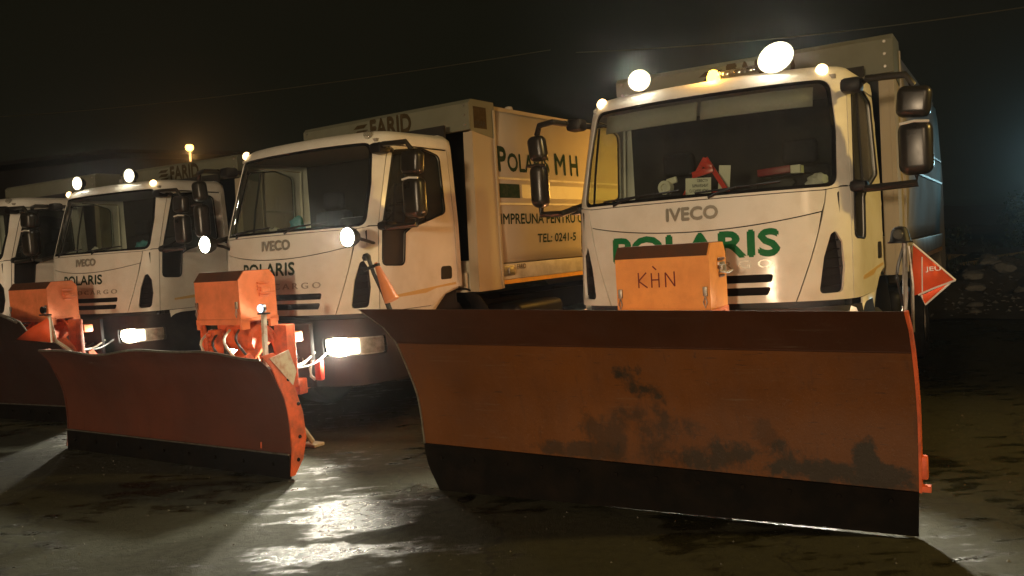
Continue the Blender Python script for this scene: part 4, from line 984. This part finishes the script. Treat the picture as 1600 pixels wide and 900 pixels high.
    # support foot
    if i: obj('support_foot', lambda: MB().tube([(.70, -.72, .50), (.72, -.55, .30), (.70, -.36, .05)], .024, 6).box((.68, -.34, .022), (.17, .12, .03), None, .008), M['white_post'], P)
    else: obj('support_foot', lambda: MB().tube([(1.3, -1.12, .5), (1.3, -.95, .08)], .022, 6).box((1.3, -.95, .04), (.12, .12, .03), None, .008).box((1.545, -1.30, .36), (.05, .06, .12), None, .01).box((1.55, -1.30, .25), (.06, .05, .03)), M['redorange'], P)
    # marker post at the right end
    if i == 1:
        mp = obj('marker_post', lambda: MB().tube([(1.16, -1.17, .86), (1.13, -1.14, 1.05), (1.105, -1.11, 1.245)], .022, 4), M['white_post'], P)
        obj('post_bracket', lambda: MB().prism([(-1.30, .93), (-1.12, .97), (-1.06, .80), (-1.10, .70)], lambda a, z: V3((uR+.018, a, z)), lambda a, z: V3((uR+.026, a, z))).box((1.27, -1.16, .87), (.16, .02, .05)), M['white_post'], P)
        ml = obj('post_lamp', lambda: MB().lathe([(.0001, .03), (.032, .028), (.035, 0), (.0001, 0)], (1.10, -1.13, 1.285), (0, 1, 0), 16).box((1.105, -1.11, 1.245), (.09, .05, .012)), M['black'], P)
        obj('post_lamp_lens', lambda: MB().lathe([(.0001, -.025), (.02, -.02), (.033, 0), (.0001, 0)], (1.10, -1.131, 1.285), (-.35, 1, 0), 16), M['lens_cool'], ml)
    if i == 2:
        obj('marker_post', lambda: MB().tube([(1.36, -1.2, .80), (1.42, -1.42, .95), (1.46, -1.49, 1.22)], .02, 6), M['white_post'], P)
        ml = obj('post_lamp', lambda: MB().lathe([(.0001, .03), (.036, .028), (.04, 0), (.0001, 0)], (1.36, -1.5, 1.285), (0, 1, 0), 16).box((1.41, -1.5, 1.235), (.16, .04, .015)), M['black'], P)
        obj('warning_flag', lambda: MB().add([V3((1.476, -1.5, 1.213)), V3((1.15, -1.53, 1.09)), V3((.848, -1.5, .971)), V3((1.16, -1.49, .955)), V3((1.47, -1.5, .941))], [(0, 1, 3, 4), (1, 2, 3)]), M['flag'], P, solid=.004)
        obj('flag_edge', lambda: MB().tube([V3((1.49, -1.505, 1.21)), V3((1.485, -1.505, .94))], .010, 5), M['reflector'], P)
        obj('raised_lip', lambda: MB().tube([V3((.38, -1.42, 1.262)), V3((.55, -1.41, 1.21)), V3((.72, -1.40, 1.15))], .012, 5), M['edge'], P)
    if i == 0:
        mp = obj('marker_post', lambda: MB().tube([(1.475, -1.22, 1.02), (1.49, -1.215, 1.25), (1.495, -1.20, 1.52)], .013, 8).tube([(1.52, -1.22, 1.05), (1.525, -1.21, 1.3), (1.52, -1.2, 1.5)], .009, 6), M['steel'], P)
        obj('hydraulic_hose', lambda: MB().tube(smooth_prof([V3((1.49, -1.2, 1.5)), V3((1.455, -1.22, 1.36)), V3((1.475, -1.22, 1.22)), V3((1.50, -1.22, 1.1))], 5), .008, 6), M['hose'], P)
        ml = obj('post_lamp', lambda: MB().lathe([(.055, 0), (.05, .012), (.042, .055), (.03, .075), (.0001, .082)], (1.475, -1.2, 1.525), (0, 0, 1), 20).cyl((1.475, -1.2, 1.518), (1.475, -1.2, 1.527), .062, 20), M['black'], P)
        obj('post_lamp_lens', lambda: MB().lathe([(.0001, -.01), (.02, -.006), (.026, 0), (.0001, 0)], (1.47, -1.247, 1.565), (-.2, 1, -.3), 14), M['lens_clear'], ml)
        def fl(a, b, c):
            return MB().add([a, b, c, (a+b)/2+V3((0, .01, 0)), (b+c)/2+V3((0, .012, 0)), (a+c)/2+V3((0, -.012, 0))], [(0, 3, 5), (3, 1, 4), (5, 4, 2), (3, 4, 5)])
        fA, fB, fC = V3((1.535, -1.2, 1.51)), V3((1.725, -1.22, 1.315)), V3((1.52, -1.2, 1.235))
        f1 = obj('warning_flag', lambda: fl(fA, fB, fC), M['flag'], P, solid=.005)
        f2 = obj('warning_flag', lambda: fl(V3((1.565, -1.195, 1.24)), V3((1.70, -1.20, 1.30)), V3((1.58, -1.19, 1.19))), M['flag'], P, solid=.005)
        obj('flag_edge', lambda: MB().tube([fA+V3((0, -.006, 0)), (fA+fB)/2+V3((0, .002, 0)), fB+V3((0, -.006, 0))], .0045, 4).tube([fB+V3((0, -.006, 0)), (fC+fB)/2+V3((0, .004, 0)), fC+V3((.03, -.006, .008))], .0045, 4).tube([V3((1.575, -1.208, 1.44)), V3((1.57, -1.212, 1.26))], .003, 4), M['reflector'], f1)
        obj('flag_lettering', lambda: text(MB(), 'JEU', lambda a, b, o=0: V3((1.59+.07*a, -1.2195+o, 1.36+.028*b)), .02), M['reflector'], f1)
        obj('flag_edge', lambda: MB().tube([V3((1.565, -1.2, 1.24)), V3((1.58, -1.197, 1.19)), V3((1.70, -1.206, 1.30))], .0045, 4), M['reflector'], f2)
        # folded marker at the left end
        lp = obj('marker_post', lambda: MB().tube([(-2.03, -1.24, 1.62), (-1.99, -1.24, 1.50), (-1.93, -1.22, 1.36), (-1.87, -1.22, 1.20)], [.016, .014, .020, .018], 8), M['black'], P)
        obj('post_lamp', lambda: MB().lathe([(.0001, 0), (.03, .005), (.033, .03), (.02, .05), (.0001, .055)], (-2.04, -1.24, 1.60), (-.3, 0, 1), 14).box((-2.0, -1.25, 1.55), (.14, .03, .02), Matrix.Rotation(R(-15), 3, 'Y')), M['black'], P)
        obj('rolled_flag', lambda: MB().lathe([(.012, 0), (.02, .03), (.045, .22), (.055, .30), (.0001, .31)], (-1.965, -1.24, 1.58), (.42, .02, -1), 16), M['copper'], P)
        for k, u in enumerate((-1.1, -.02, 1.28)):
            obj('lifting_tab', lambda: MB().prism([(u-.03, 1.16), (u+.03, 1.16), (u+.012, 1.215), (u-.012, 1.225)], lambda a, z: V3((a, -1.55, z)), lambda a, z: V3((a, -1.545, z))), M['edge'], P, key='t%d' % k)
    return P
M['lens_cool'] = emis('dim_cool_lamp_lens', (.7, .85, 1), 2.2)
PL = [build_plow(i) for i in range(3)]

# ------------------------------------------------------------------ things lying on the dashboards
def place(i, u, v, z):
    x, y, th = TR[i]; c, s = math.cos(th), math.sin(th); return (x+u*c-v*s, y+u*s+v*c, z), th
def dash_thing(name, i, u, v, z, label, cat): 
    l, th = place(i, u, v, z); return thing(name, label, cat, l, th)
t = dash_thing('tape_roll', 0, -.34, .40, 2.02, 'roll of white tape standing on the dashboard left of the red triangle', 'tape roll')
obj('roll', MB().lathe([(.03, -.03), (.055, -.03), (.055, .03), (.03, .03)], (0, 0, 0), (.15, 1, 0), 24, closed=True), M['paper'], t)
obj('core', MB().lathe([(.0001, -.01), (.03, -.01), (.03, .02), (.0001, .02)], (0, 0, 0), (.15, 1, 0), 20), M['cloth'], t)
obj('loose_strip', MB().box((.045, .02, .05), (.09, .03, .05), Matrix.Rotation(R(-12), 3, 'Y'), .01), M['paper'], t)
t = dash_thing('warning_triangle', 0, -.02, .40, 1.94, 'red folding warning triangle leaning behind the windscreen above the paper sign', 'warning triangle')
def bar(a, b, w_=.028, d=.012):
    a = V3(a); b = V3(b); dd = (b-a).normalized(); n = V3((-dd.z, 0, dd.x))*w_/2; y_ = V3((0, d/2, 0))
    return [a-n-y_, b-n-y_, b+n-y_, a+n-y_, a-n+y_, b-n+y_, b+n+y_, a+n+y_], [(0, 1, 2, 3), (7, 6, 5, 4), (0, 4, 5, 1), (1, 5, 6, 2), (2, 6, 7, 3), (3, 7, 4, 0)]
for k, (a, b) in enumerate((((-.17, 0, .0), (0, .03, .28)), ((.17, 0, .0), (0, .035, .28)), ((-.17, 0, .012), (.17, .0, .012)))):
    obj('triangle_bar', MB().add(*bar(a, b, .036)), M['redplastic'], t)
obj('triangle_fold', MB().box((-.01, -.02, .17), (.17, .02, .05), Matrix.Rotation(R(-12), 3, 'Y'), .005).box((.02, -.02, .22), (.10, .02, .04), Matrix.Rotation(R(20), 3, 'Y'), .005), M['redplastic'], t)
t = dash_thing('paper_sign', 0, -.05, .315, 1.935, 'white paper notice with three printed lines behind the windscreen', 'notice')
obj('sheet', MB().box((0, 0, .065), (.20, .003, .13), Matrix.Rotation(R(3), 3, 'Y')), M['paper'], t)
def notice():
    b = MB()
    for k, (s_, w_) in enumerate((('OBIECTIV', .085), ('SUPRAVEGHEAT', .125), ('CU CAMERE VIDEO', .15))):
        z_ = .098-.038*k; xr = .08
        text(b, s_, lambda a, c, o=0: V3((xr-w_+w_*a, -.0045+o, z_+.022*c - .05*(xr-w_+w_*a))), .03)
    return b
obj('notice_lettering', notice(), M['ink'], t)
c_ = obj('paper_card', MB().box((0, 0, .10), (.09, .003, .19), Matrix.Rotation(R(6), 3, 'Y')), M['paper']); l, th = place(0, .10, .50, 1.96); c_.location = l; c_.rotation_euler = (0, 0, th)
tag(c_, 'pale card standing behind the red triangle on the dashboard', 'card')
t = dash_thing('red_book', 0, .50, .46, 2.035, 'dark red bound book lying on the raised part of the dashboard', 'book')
obj('cover', MB().box((0, 0, .03), (.24, .14, .055), Matrix.Rotation(R(-3), 3, 'Y'), .006), mat('dark_red_cover', (.22, .02, .025), .45), t)
obj('pages', MB().box((.155, 0, .03), (.07, .13, .06), None, .004), M['paper'], t)
def crumple(name, seed, sx, sy, sz, m_, loc_i, u, v, z, label, cat):
    rg = random.Random(seed); bm = bmesh.new(); bmesh.ops.create_icosphere(bm, subdivisions=3, radius=1)
    for v_ in bm.verts:
        n = sum(math.sin(v_.co.dot(V3((rg.uniform(-5, 5), rg.uniform(-5, 5), rg.uniform(-5, 5)))) + k) for k in range(1))
        v_.co *= 1 + .22*math.sin(v_.co.x*5+seed)*math.sin(v_.co.y*6+1)+.15*math.sin(v_.co.z*7+v_.co.x*4) + rg.uniform(-.04, .04)
        v_.co = V3((v_.co.x*sx, v_.co.y*sy, max(-.3, v_.co.z)*sz))
    bm.verts.index_update(); b = MB().add([v_.co.copy() for v_ in bm.verts], [[q.index for q in f.verts] for f in bm.faces]); bm.free()
    o = obj(name, b, m_, angle=60); l, th = place(loc_i, u, v, z); o.location = l; o.rotation_euler = (0, 0, th); return tag(o, label, cat)
crumple('work_glove', 3, .07, .05, .06, M['cloth'], 0, .80, .42, 1.955, 'crumpled pale work gloves in the right corner of the windscreen', 'glove')
crumple('cleaning_rag', 5, .08, .05, .06, M['seat'], 0, .70, .46, 1.955, 'dark rag beside the pale gloves on the dashboard', 'rag')
crumple('plastic_bag', 6, .09, .06, .09, M['clothblue'], 1, -.25, .50, 1.98, 'pale blue bag on the dashboard of the second lorry', 'bag')
crumple('hand_towel', 8, .06, .05, .04, M['cloth'], 1, -.42, .36, 1.94, 'small white towel left of the blue bag on the dashboard', 'towel')
crumple('wiping_cloth', 9, .10, .06, .06, M['clothblue'], 2, .55, .45, 1.97, 'blue cloth on the dashboard of the third lorry at its right', 'cloth')
crumple('paper_wad', 10, .05, .04, .05, M['cloth'], 2, -.35, .40, 1.95, 'small white paper wad on the dashboard of the third lorry', 'paper')

# ------------------------------------------------------------------ ground and surroundings
def hgt(x, y):
    # rubble bank to the right beyond the yard
    t_ = (x-5.5)/9.0; a = max(0, min(1, (y-13.5-.0*x)/7.0)); a = a*a*(3-2*a); b = max(0, min(1, (x-4.2)/3.0))
    n = .12*math.sin(x*1.7+y*.8)+.09*math.sin(x*3.1-y*2.3)+.05*math.sin(x*6.3+y*5.1)
    return a*b*(.25+n)
def ground():
    xs = []; x = -14
    bm = MB(); rows = []
    xs = [-250, -120, -60, -30, -14] + [-14+.5*k for k in range(1, 2)] + [-6, 0, 3, 4] + [4+.45*k for k in range(1, 50)] + [30, 40, 60, 120, 250]
    ys = [-60, -20, -6, 0, 6, 12, 13] + [13+.45*k for k in range(1, 40)] + [35, 45, 60, 120, 350]
    return bm.grid([[V3((x, y, hgt(x, y))) for x in xs] for y in ys])
g = struct(obj('ground', ground(), M['asphalt'], angle=80, fixn=False))
# make sure the normal is up
if g.data.polygons[0].normal.z < 0: g.data.flip_normals()
def sheet_over(name, x0, x1, y0, y1, m_, f, dz=.006, n=40, edge=None):
    rows = []
    for j in range(n+1):
        y = y0+(y1-y0)*j/n; r = []
        for k in range(n+1):
            x = x0+(x1-x0)*k/n; yy = y + (edge(x) if edge else 0)
            r.append(V3((x, yy, f(x, yy)+dz)))
        rows.append(r)
    o = obj(name, MB().grid(rows), m_, angle=80, fixn=False)
    if o.data.polygons[0].normal.z < 0: o.data.flip_normals()
    return struct(o)
def bank(x, y):
    a = max(0, min(1, (y-14.2)/3.6)); a = a*a*(3-2*a)
    n = .10*math.sin(x*1.7+y*.8)+.10*math.sin(x*3.1-y*2.3)+.06*math.sin(x*7.3+y*5.1)+.04*math.sin(x*13.1-y*9)
    return a*(.34+n)*max(0, min(1, (24.5-y)/3)) + .02
sheet_over('rubble_bank', 6.3, 30, 13.4, 25, M['earth'], lambda x, y: max(hgt(x, y), bank(x, y)), .01, 90, lambda x: .5*math.sin(x*1.3)+.2*math.sin(x*3.7))
sheet_over('sandy_track', 9, 60, 24.2, 31, M['track'], lambda x, y: hgt(x, y), .03, 24, lambda x: .6*math.sin(x*.6))
sheet_over('scrub_ground', 6, 90, 31, 60, M['earth'], lambda x, y: hgt(x, y)+max(0, (y-31)/29)*.9+.25*math.sin(x*.5)*max(0, (y-31)/29), .02, 50)
def hills():
    rows = []
    for j in range(14):
        y = 62+j*7
        rows.append([V3((x, y, -.3+ (j/13)**.8*(5.5+1.8*math.sin(x*.045+1)+.8*math.sin(x*.11)+.4*math.sin(x*.31+j)))) for x in range(-60, 200, 5)])
    return MB().grid(rows)
o = obj('hillside', hills(), M['earth'], angle=80, fixn=False); struct(o)
if o.data.polygons[0].normal.z < 0: o.data.flip_normals()
# stones on the bank
def stone_mesh(seed):
    rg = random.Random(seed); bm = bmesh.new(); bmesh.ops.create_icosphere(bm, subdivisions=2, radius=1)
    ax = V3((rg.uniform(.8, 1.3), rg.uniform(.7, 1.1), rg.uniform(.45, .7)))
    for v_ in bm.verts:
        v_.co *= 1 + rg.uniform(-.12, .12); v_.co = V3((v_.co.x*ax.x, v_.co.y*ax.y, v_.co.z*ax.z))
    bm.verts.index_update(); b = MB().add([v_.co.copy() for v_ in bm.verts], [[q.index for q in f.verts] for f in bm.faces]); bm.free(); return b
GS = 'pale stones scattered over the rubble bank'
SP = [(8.75, 16.0, .17), (9.6, 17.6, .22), (8.2, 15.0, .12), (10.6, 18.2, .26), (9.9, 16.4, .14), (11.3, 20.0, .3), (7.8, 14.3, .10), (9.1, 19.2, .2), (10.2, 21.2, .24), (12.3, 21.8, .3), (8.6, 17.2, .13), (9.5, 15.2, .1)]
for k, (sx_, sy_, r_) in enumerate(SP):
    o = obj('stone', lambda: stone_mesh(k % 4), M['stone'], key='s%d' % (k % 4), angle=30)
    o.location = (sx_, sy_, max(hgt(sx_, sy_), bank(sx_, sy_)) + r_*.25); o.scale = (r_,)*3; o.rotation_euler = (0, 0, k*1.7)
    tag(o, ('small pale limestone lump on the foot of the bank, second from its left end', 'big limestone lump in the middle of the bank, left of two', 'small stone at the foot of the bank beside the flag tip', 'big flat limestone lump in the middle of the bank, right of two',
              'small stone right of the middle at the foot of the bank', 'largest pale stone near the top of the rubble bank', 'smallest pale stone, nearest the lorry wheel', 'middling stone high on the bank above the flag',
              'big pale stone on the crest of the bank', 'big pale stone at the right end of the crest by the picture edge', 'small stone halfway up the bank, closest to the lorry side', 'small rounded stone low on the bank, right of the flag')[k], 'stone', GS)
# loose grit
def grit():
    b = MB(); rg = random.Random(4)
    for k in range(1400):
        x = rg.uniform(-5, 4.6); y = rg.uniform(3.0, 10.5); r = rg.choice((.003, .004, .005, .007)) * (2.2 if rg.random() < .02 else 1)
        a = rg.uniform(0, 6.28); c = V3((x, y, .001))
        p = [c + V3((r*math.cos(a+j*2.09)*rg.uniform(.7, 1.3), r*math.sin(a+j*2.09)*rg.uniform(.7, 1.3), 0)) for j in range(3)] + [c + V3((0, 0, r*rg.uniform(.7, 1.2)))]
        b.add(p, [(0, 1, 3), (1, 2, 3), (2, 0, 3)])
    return b
o = obj('loose_grit', grit(), M['stone'], angle=10); o['kind'] = 'stuff'; o['label'] = 'loose grit lying on the wet asphalt'
def rubble():
    b = MB(); rg = random.Random(14)
    for k in range(2600):
        x = rg.uniform(6.4, 20); y = rg.uniform(14, 24); r = rg.choice((.02, .03, .04, .06))
        c = V3((x, y, max(hgt(x, y), bank(x, y))+.01)); pts = []
        for j in range(6):
            a = j*1.047; pts.append(c+V3((r*math.cos(a)*rg.uniform(.6, 1.2), r*math.sin(a)*rg.uniform(.6, 1.2), r*rg.uniform(-.2, .3))))
        pts.append(c+V3((r*rg.uniform(-.3, .3), r*rg.uniform(-.3, .3), r*rg.uniform(.4, .9))))
        b.add(pts, [(j, (j+1) % 6, 6) for j in range(6)])
    return b
o = obj('rubble', rubble(), M['stone'], angle=10); o['kind'] = 'stuff'; o['label'] = 'small broken rubble strewn over the bank'
# clod of earth beside the big blade
cl_ = obj('asphalt_clod', stone_mesh(2), M['blade'], angle=30); cl_.location = (-.40, 5.42, .015); cl_.scale = (.035, .03, .03)
tag(cl_, 'small dark clod on the wet asphalt left of the big blade', 'clod')
# grass and scrub
def tuft(b, c, h, n, rg):
    for k in range(n):
        a = rg.uniform(0, 6.28); l = h*rg.uniform(.5, 1.1); d = V3((math.cos(a), math.sin(a), 0)); s_ = d.cross(V3((0, 0, 1)))*.012
        p = c + d*rg.uniform(0, .1); q = p + d*l*.25 + V3((0, 0, l*.6)); e = p + d*l*.55 + V3((0, 0, l))
        b.add([p-s_, p+s_, q+s_*.7, q-s_*.7, e], [(0, 1, 2, 3), (3, 2, 4)])
b = MB(); rg = random.Random(9)
for k in range(900):
    x = rg.uniform(8, 34); y = rg.uniform(21, 25.0) if k % 3 else rg.uniform(30, 40)
    tuft(b, V3((x, y, max(hgt(x, y), bank(x, y) if y < 25 else 0)+max(0, (y-31)/29)*.9)), rg.uniform(.12, .35), 10, rg)
o = obj('rough_grass', b, M['leaf'], angle=180); o['kind'] = 'stuff'; o['label'] = 'rough dry grass along the bank and track'
GB = 'dark scrub bushes on the slope behind'
def bush(k, x, y, z, s_):
    rg = random.Random(k)
    t_ = thing('bush', ('low dark bush just beyond the sandy track, nearest the lorry side', 'rounded dark bush beyond the track, second from the lorry', 'low dark bush beyond the track, third from the lorry', 'broad dark bush beyond the track toward the right edge',
               'tall bush up the slope behind the others, left one', 'tall bush up the slope behind the others, right one', 'small bush up the slope straight behind the lorry side', 'tallest and farthest dark bush at the right')[k], 'bush', (x, y, z), rg.uniform(0, 6), GB)
    def crown():
        b = MB(); cl = [(V3((rg.uniform(-.6, .6), rg.uniform(-.6, .6), rg.uniform(.3, 1.0))), rg.uniform(.3, .5)) for _ in range(9)]
        for _ in range(1100):
            c, r = rg.choice(cl); d = V3((rg.gauss(0, 1), rg.gauss(0, 1), rg.gauss(0, .8))).normalized(); p = c + d*r*rg.uniform(.75, 1.1)
            e1 = V3((rg.gauss(0, 1), rg.gauss(0, 1), rg.gauss(0, 1))).normalized()*.05; e2 = d.cross(e1).normalized()*.03
            b.add([p-e1, p+e2, p+e1, p-e2], [(0, 1, 2, 3)])
        return b
    o1 = obj('crown', crown, M['leaf'], t_, key=k % 3, angle=180); o1.scale = (s_,)*3
    o2 = obj('trunk', lambda: MB().tube([(0, 0, -.1), (.05, 0, .4), (.0, .1, .8)], [.06, .04, .02], 6).tube([(0, 0, .1), (-.3, .1, .7)], [.04, .015], 6).tube([(0, 0, .1), (.3, -.1, .7)], [.04, .015], 6), M['bark'], t_, key='t'); o2.scale = (s_,)*3
for k, (x, y, s_) in enumerate(((13.5, 33, 1.1), (17.5, 35, 1.6), (21, 33.5, 1.2), (24, 38, 2.0), (19, 42, 2.2), (28, 41, 2.2), (15.5, 40, 1.7), (32, 46, 2.6))):
    bush(k, x, y, max(0, (y-31)/29)*.9+.0, s_)

# far hall on the left with a lit amber lamp
H = thing('storage_hall', 'dark low pitched hall silhouetted behind the lorries at left', 'building', (-24, 46, 0), .12)
def hp(pts, v0, v1): return MB().prism(pts, lambda a, z: V3((a, v0, z)), lambda a, z: V3((a, v1, z)))
obj('wall', hp([(-16, 0), (-16, 6.6), (3, 7.9), (22, 6.6), (22, 0)], 0, 16), M['farwall'], H)
for s_ in (0, 1):
    pts = [(-17, 6.7), (3, 8.1), (3, 8.3), (-17, 6.9)] if s_ == 0 else [(3, 8.1), (23, 6.7), (23, 6.9), (3, 8.3)]
    obj('roof_slope', hp(pts, -.8, 16.8), M['farroof'], H)
obj('chimney', MB().box((13.2, 2, 8.2), (.35, .35, 1.4)).box((13.2, 2, 8.95), (.5, .5, .12)), M['farroof'], H)
for k in range(4):
    f_ = obj('window', MB().box((-12+k*7, -.02, 3.6), (3.0, .1, 1.2)), M['farroof'], H); obj('pane', MB().box((-12+k*7, -.08, 3.6), (2.8, .03, 1.0)), M['quarter'], f_)
# street lamp beyond the lorries (amber globe) 
def pix(x, y, d):
    u, w_ = x-800, y-450; c, s = math.cos(ROLL), math.sin(ROLL); X = c*u-s*w_; Y = s*u+c*w_; a = V3((X/F_PX, 1, -Y/F_PX)); c, s = math.cos(PITCH), math.sin(PITCH)
    r = V3((a.x, c*a.y+s*a.z, -s*a.y+c*a.z)); return V3((0, 0, CAM_H)) + r*(d/r.y)
A_ = pix(296, 230, 40)
L = thing('street_lamp', 'amber street lamp glowing above the lorries in the left background', 'street lamp', (A_.x, A_.y, 0))
obj('post', MB().cyl((0, 0, 0), (0, 0, A_.z-.15), .08, 10, .05), M['pole'], L)
ll = obj('lamp_head', MB().lathe([(.0001, .24), (.10, .2), (.13, .12), (.0001, .10)], (0, 0, A_.z-.12), (0, 0, 1), 16), M['black'], L)
obj('lamp_globe', MB().lathe([(.0001, -.2), (.10, -.17), (.17, -.09), (.19, .0), (.16, .08), (.10, .12), (.0001, .13)], (0, 0, A_.z), (0, 0, 1), 16), M['sodium_on'], ll)
lamp('POINT', 300, (1, .5, .15), L, (0, 0, A_.z-.4), None, .2, name='street_lamp_light')
A2 = pix(78, 260, 52)
L2 = tag(obj('window_light', MB().box((0, 0, 0), (.5, .1, .3), None, .03), M['marker_dim'] if 'marker_dim' in M else emis('dim_red_lens', (1, .35, .25), .35)), 'small dim reddish lamp on the dark hall roof at far left', 'lamp')
L2.name = 'roof_lamp'; L2.location = A2

# yard flood lamps standing outside the picture, whose light the picture shows
def yard_lamp(x, y, h, aim, col, power, em, label, size=.25, spot=60):
    T_ = thing('yard_light', label, 'yard light', (x, y, 0), math.atan2(aim[1], aim[0]))
    obj('post', MB().cyl((0, 0, 0), (0, 0, h), .11, 12, .06), M['pole'], T_)
    hd_ = obj('lamp_head', MB().box((.25, 0, h), (.5, .34, .12), Matrix.Rotation(R(20), 3, 'Y'), .03), M['black'], T_)
    obj('lamp_lens', MB().box((.29, 0, h-.075), (.36, .26, .02), Matrix.Rotation(R(20), 3, 'Y')), em, hd_)
    ry = math.atan2(aim[1], aim[0]); c_, s_ = math.cos(-ry), math.sin(-ry); a_ = V3((aim[0]*c_-aim[1]*s_, aim[0]*s_+aim[1]*c_, aim[2]))
    lamp('SPOT', power, col, T_, (.40, 0, h-.22), a_, size, spot, .8, name='yard_lamp_light')
yard_lamp(23.8, 34.2, 3.6, (-.585, -.80, -.032), (.50, .90, 1.0), 3800, M['cool_on'], 'cool white yard light on a post beyond the right end of the yard', .25, 5.6)
yard_lamp(12.5, 1.2, 7.0, (-1, .27, -.62), (1, .64, .17), 3800, M['sodium_on'], 'yellow sodium yard light on a post to the right of the yard', .3, 50)
yard_lamp(-4.6, -7.4, 2.7, (.14, 1, -.04), (1, .74, .46), 3900, M['sodium_on'], 'warm yard light on a post behind the photographer', .4, 75)

# overhead cables: each sags between its two poles
GC = 'thin overhead cables crossing the night sky'
def cable_(p0, p1, sag, label, r=.012):
    pts = [p0.lerp(p1, t/40) - V3((0, 0, sag*4*(t/40)*(1-t/40))) for t in range(41)]
    tag(obj('overhead_cable', MB().tube(pts, r, 5), M['cable']), label, 'cable', GC)
cable_(pix(-60, 186, 34), pix(860, 78, 22), .25, 'overhead cable crossing the sky on the left side')
cable_(pix(900, 82, 20), pix(1660, 2, 16), .15, 'overhead cable crossing the sky above the nearest lorry')

# haze volume added in place of lens bloom round the lamps
hm = bpy.data.materials.new('lamp_bloom_haze'); hm.use_nodes = True; t_ = hm.node_tree; t_.nodes.clear()
o_ = t_.nodes.new('ShaderNodeOutputMaterial'); pv = t_.nodes.new('ShaderNodeVolumePrincipled')
pv.inputs['Color'].default_value = (.9, .9, .92, 1); pv.inputs['Density'].default_value = .0010; pv.inputs['Anisotropy'].default_value = .93
t_.links.new(pv.outputs[0], o_.inputs['Volume'])
HZ = obj('haze', MB().box((0, 145, 5.0), (620, 460, 12.6)), hm); HZ['kind'] = 'stuff'; HZ['label'] = 'thin added haze that gives the lamps their halo'
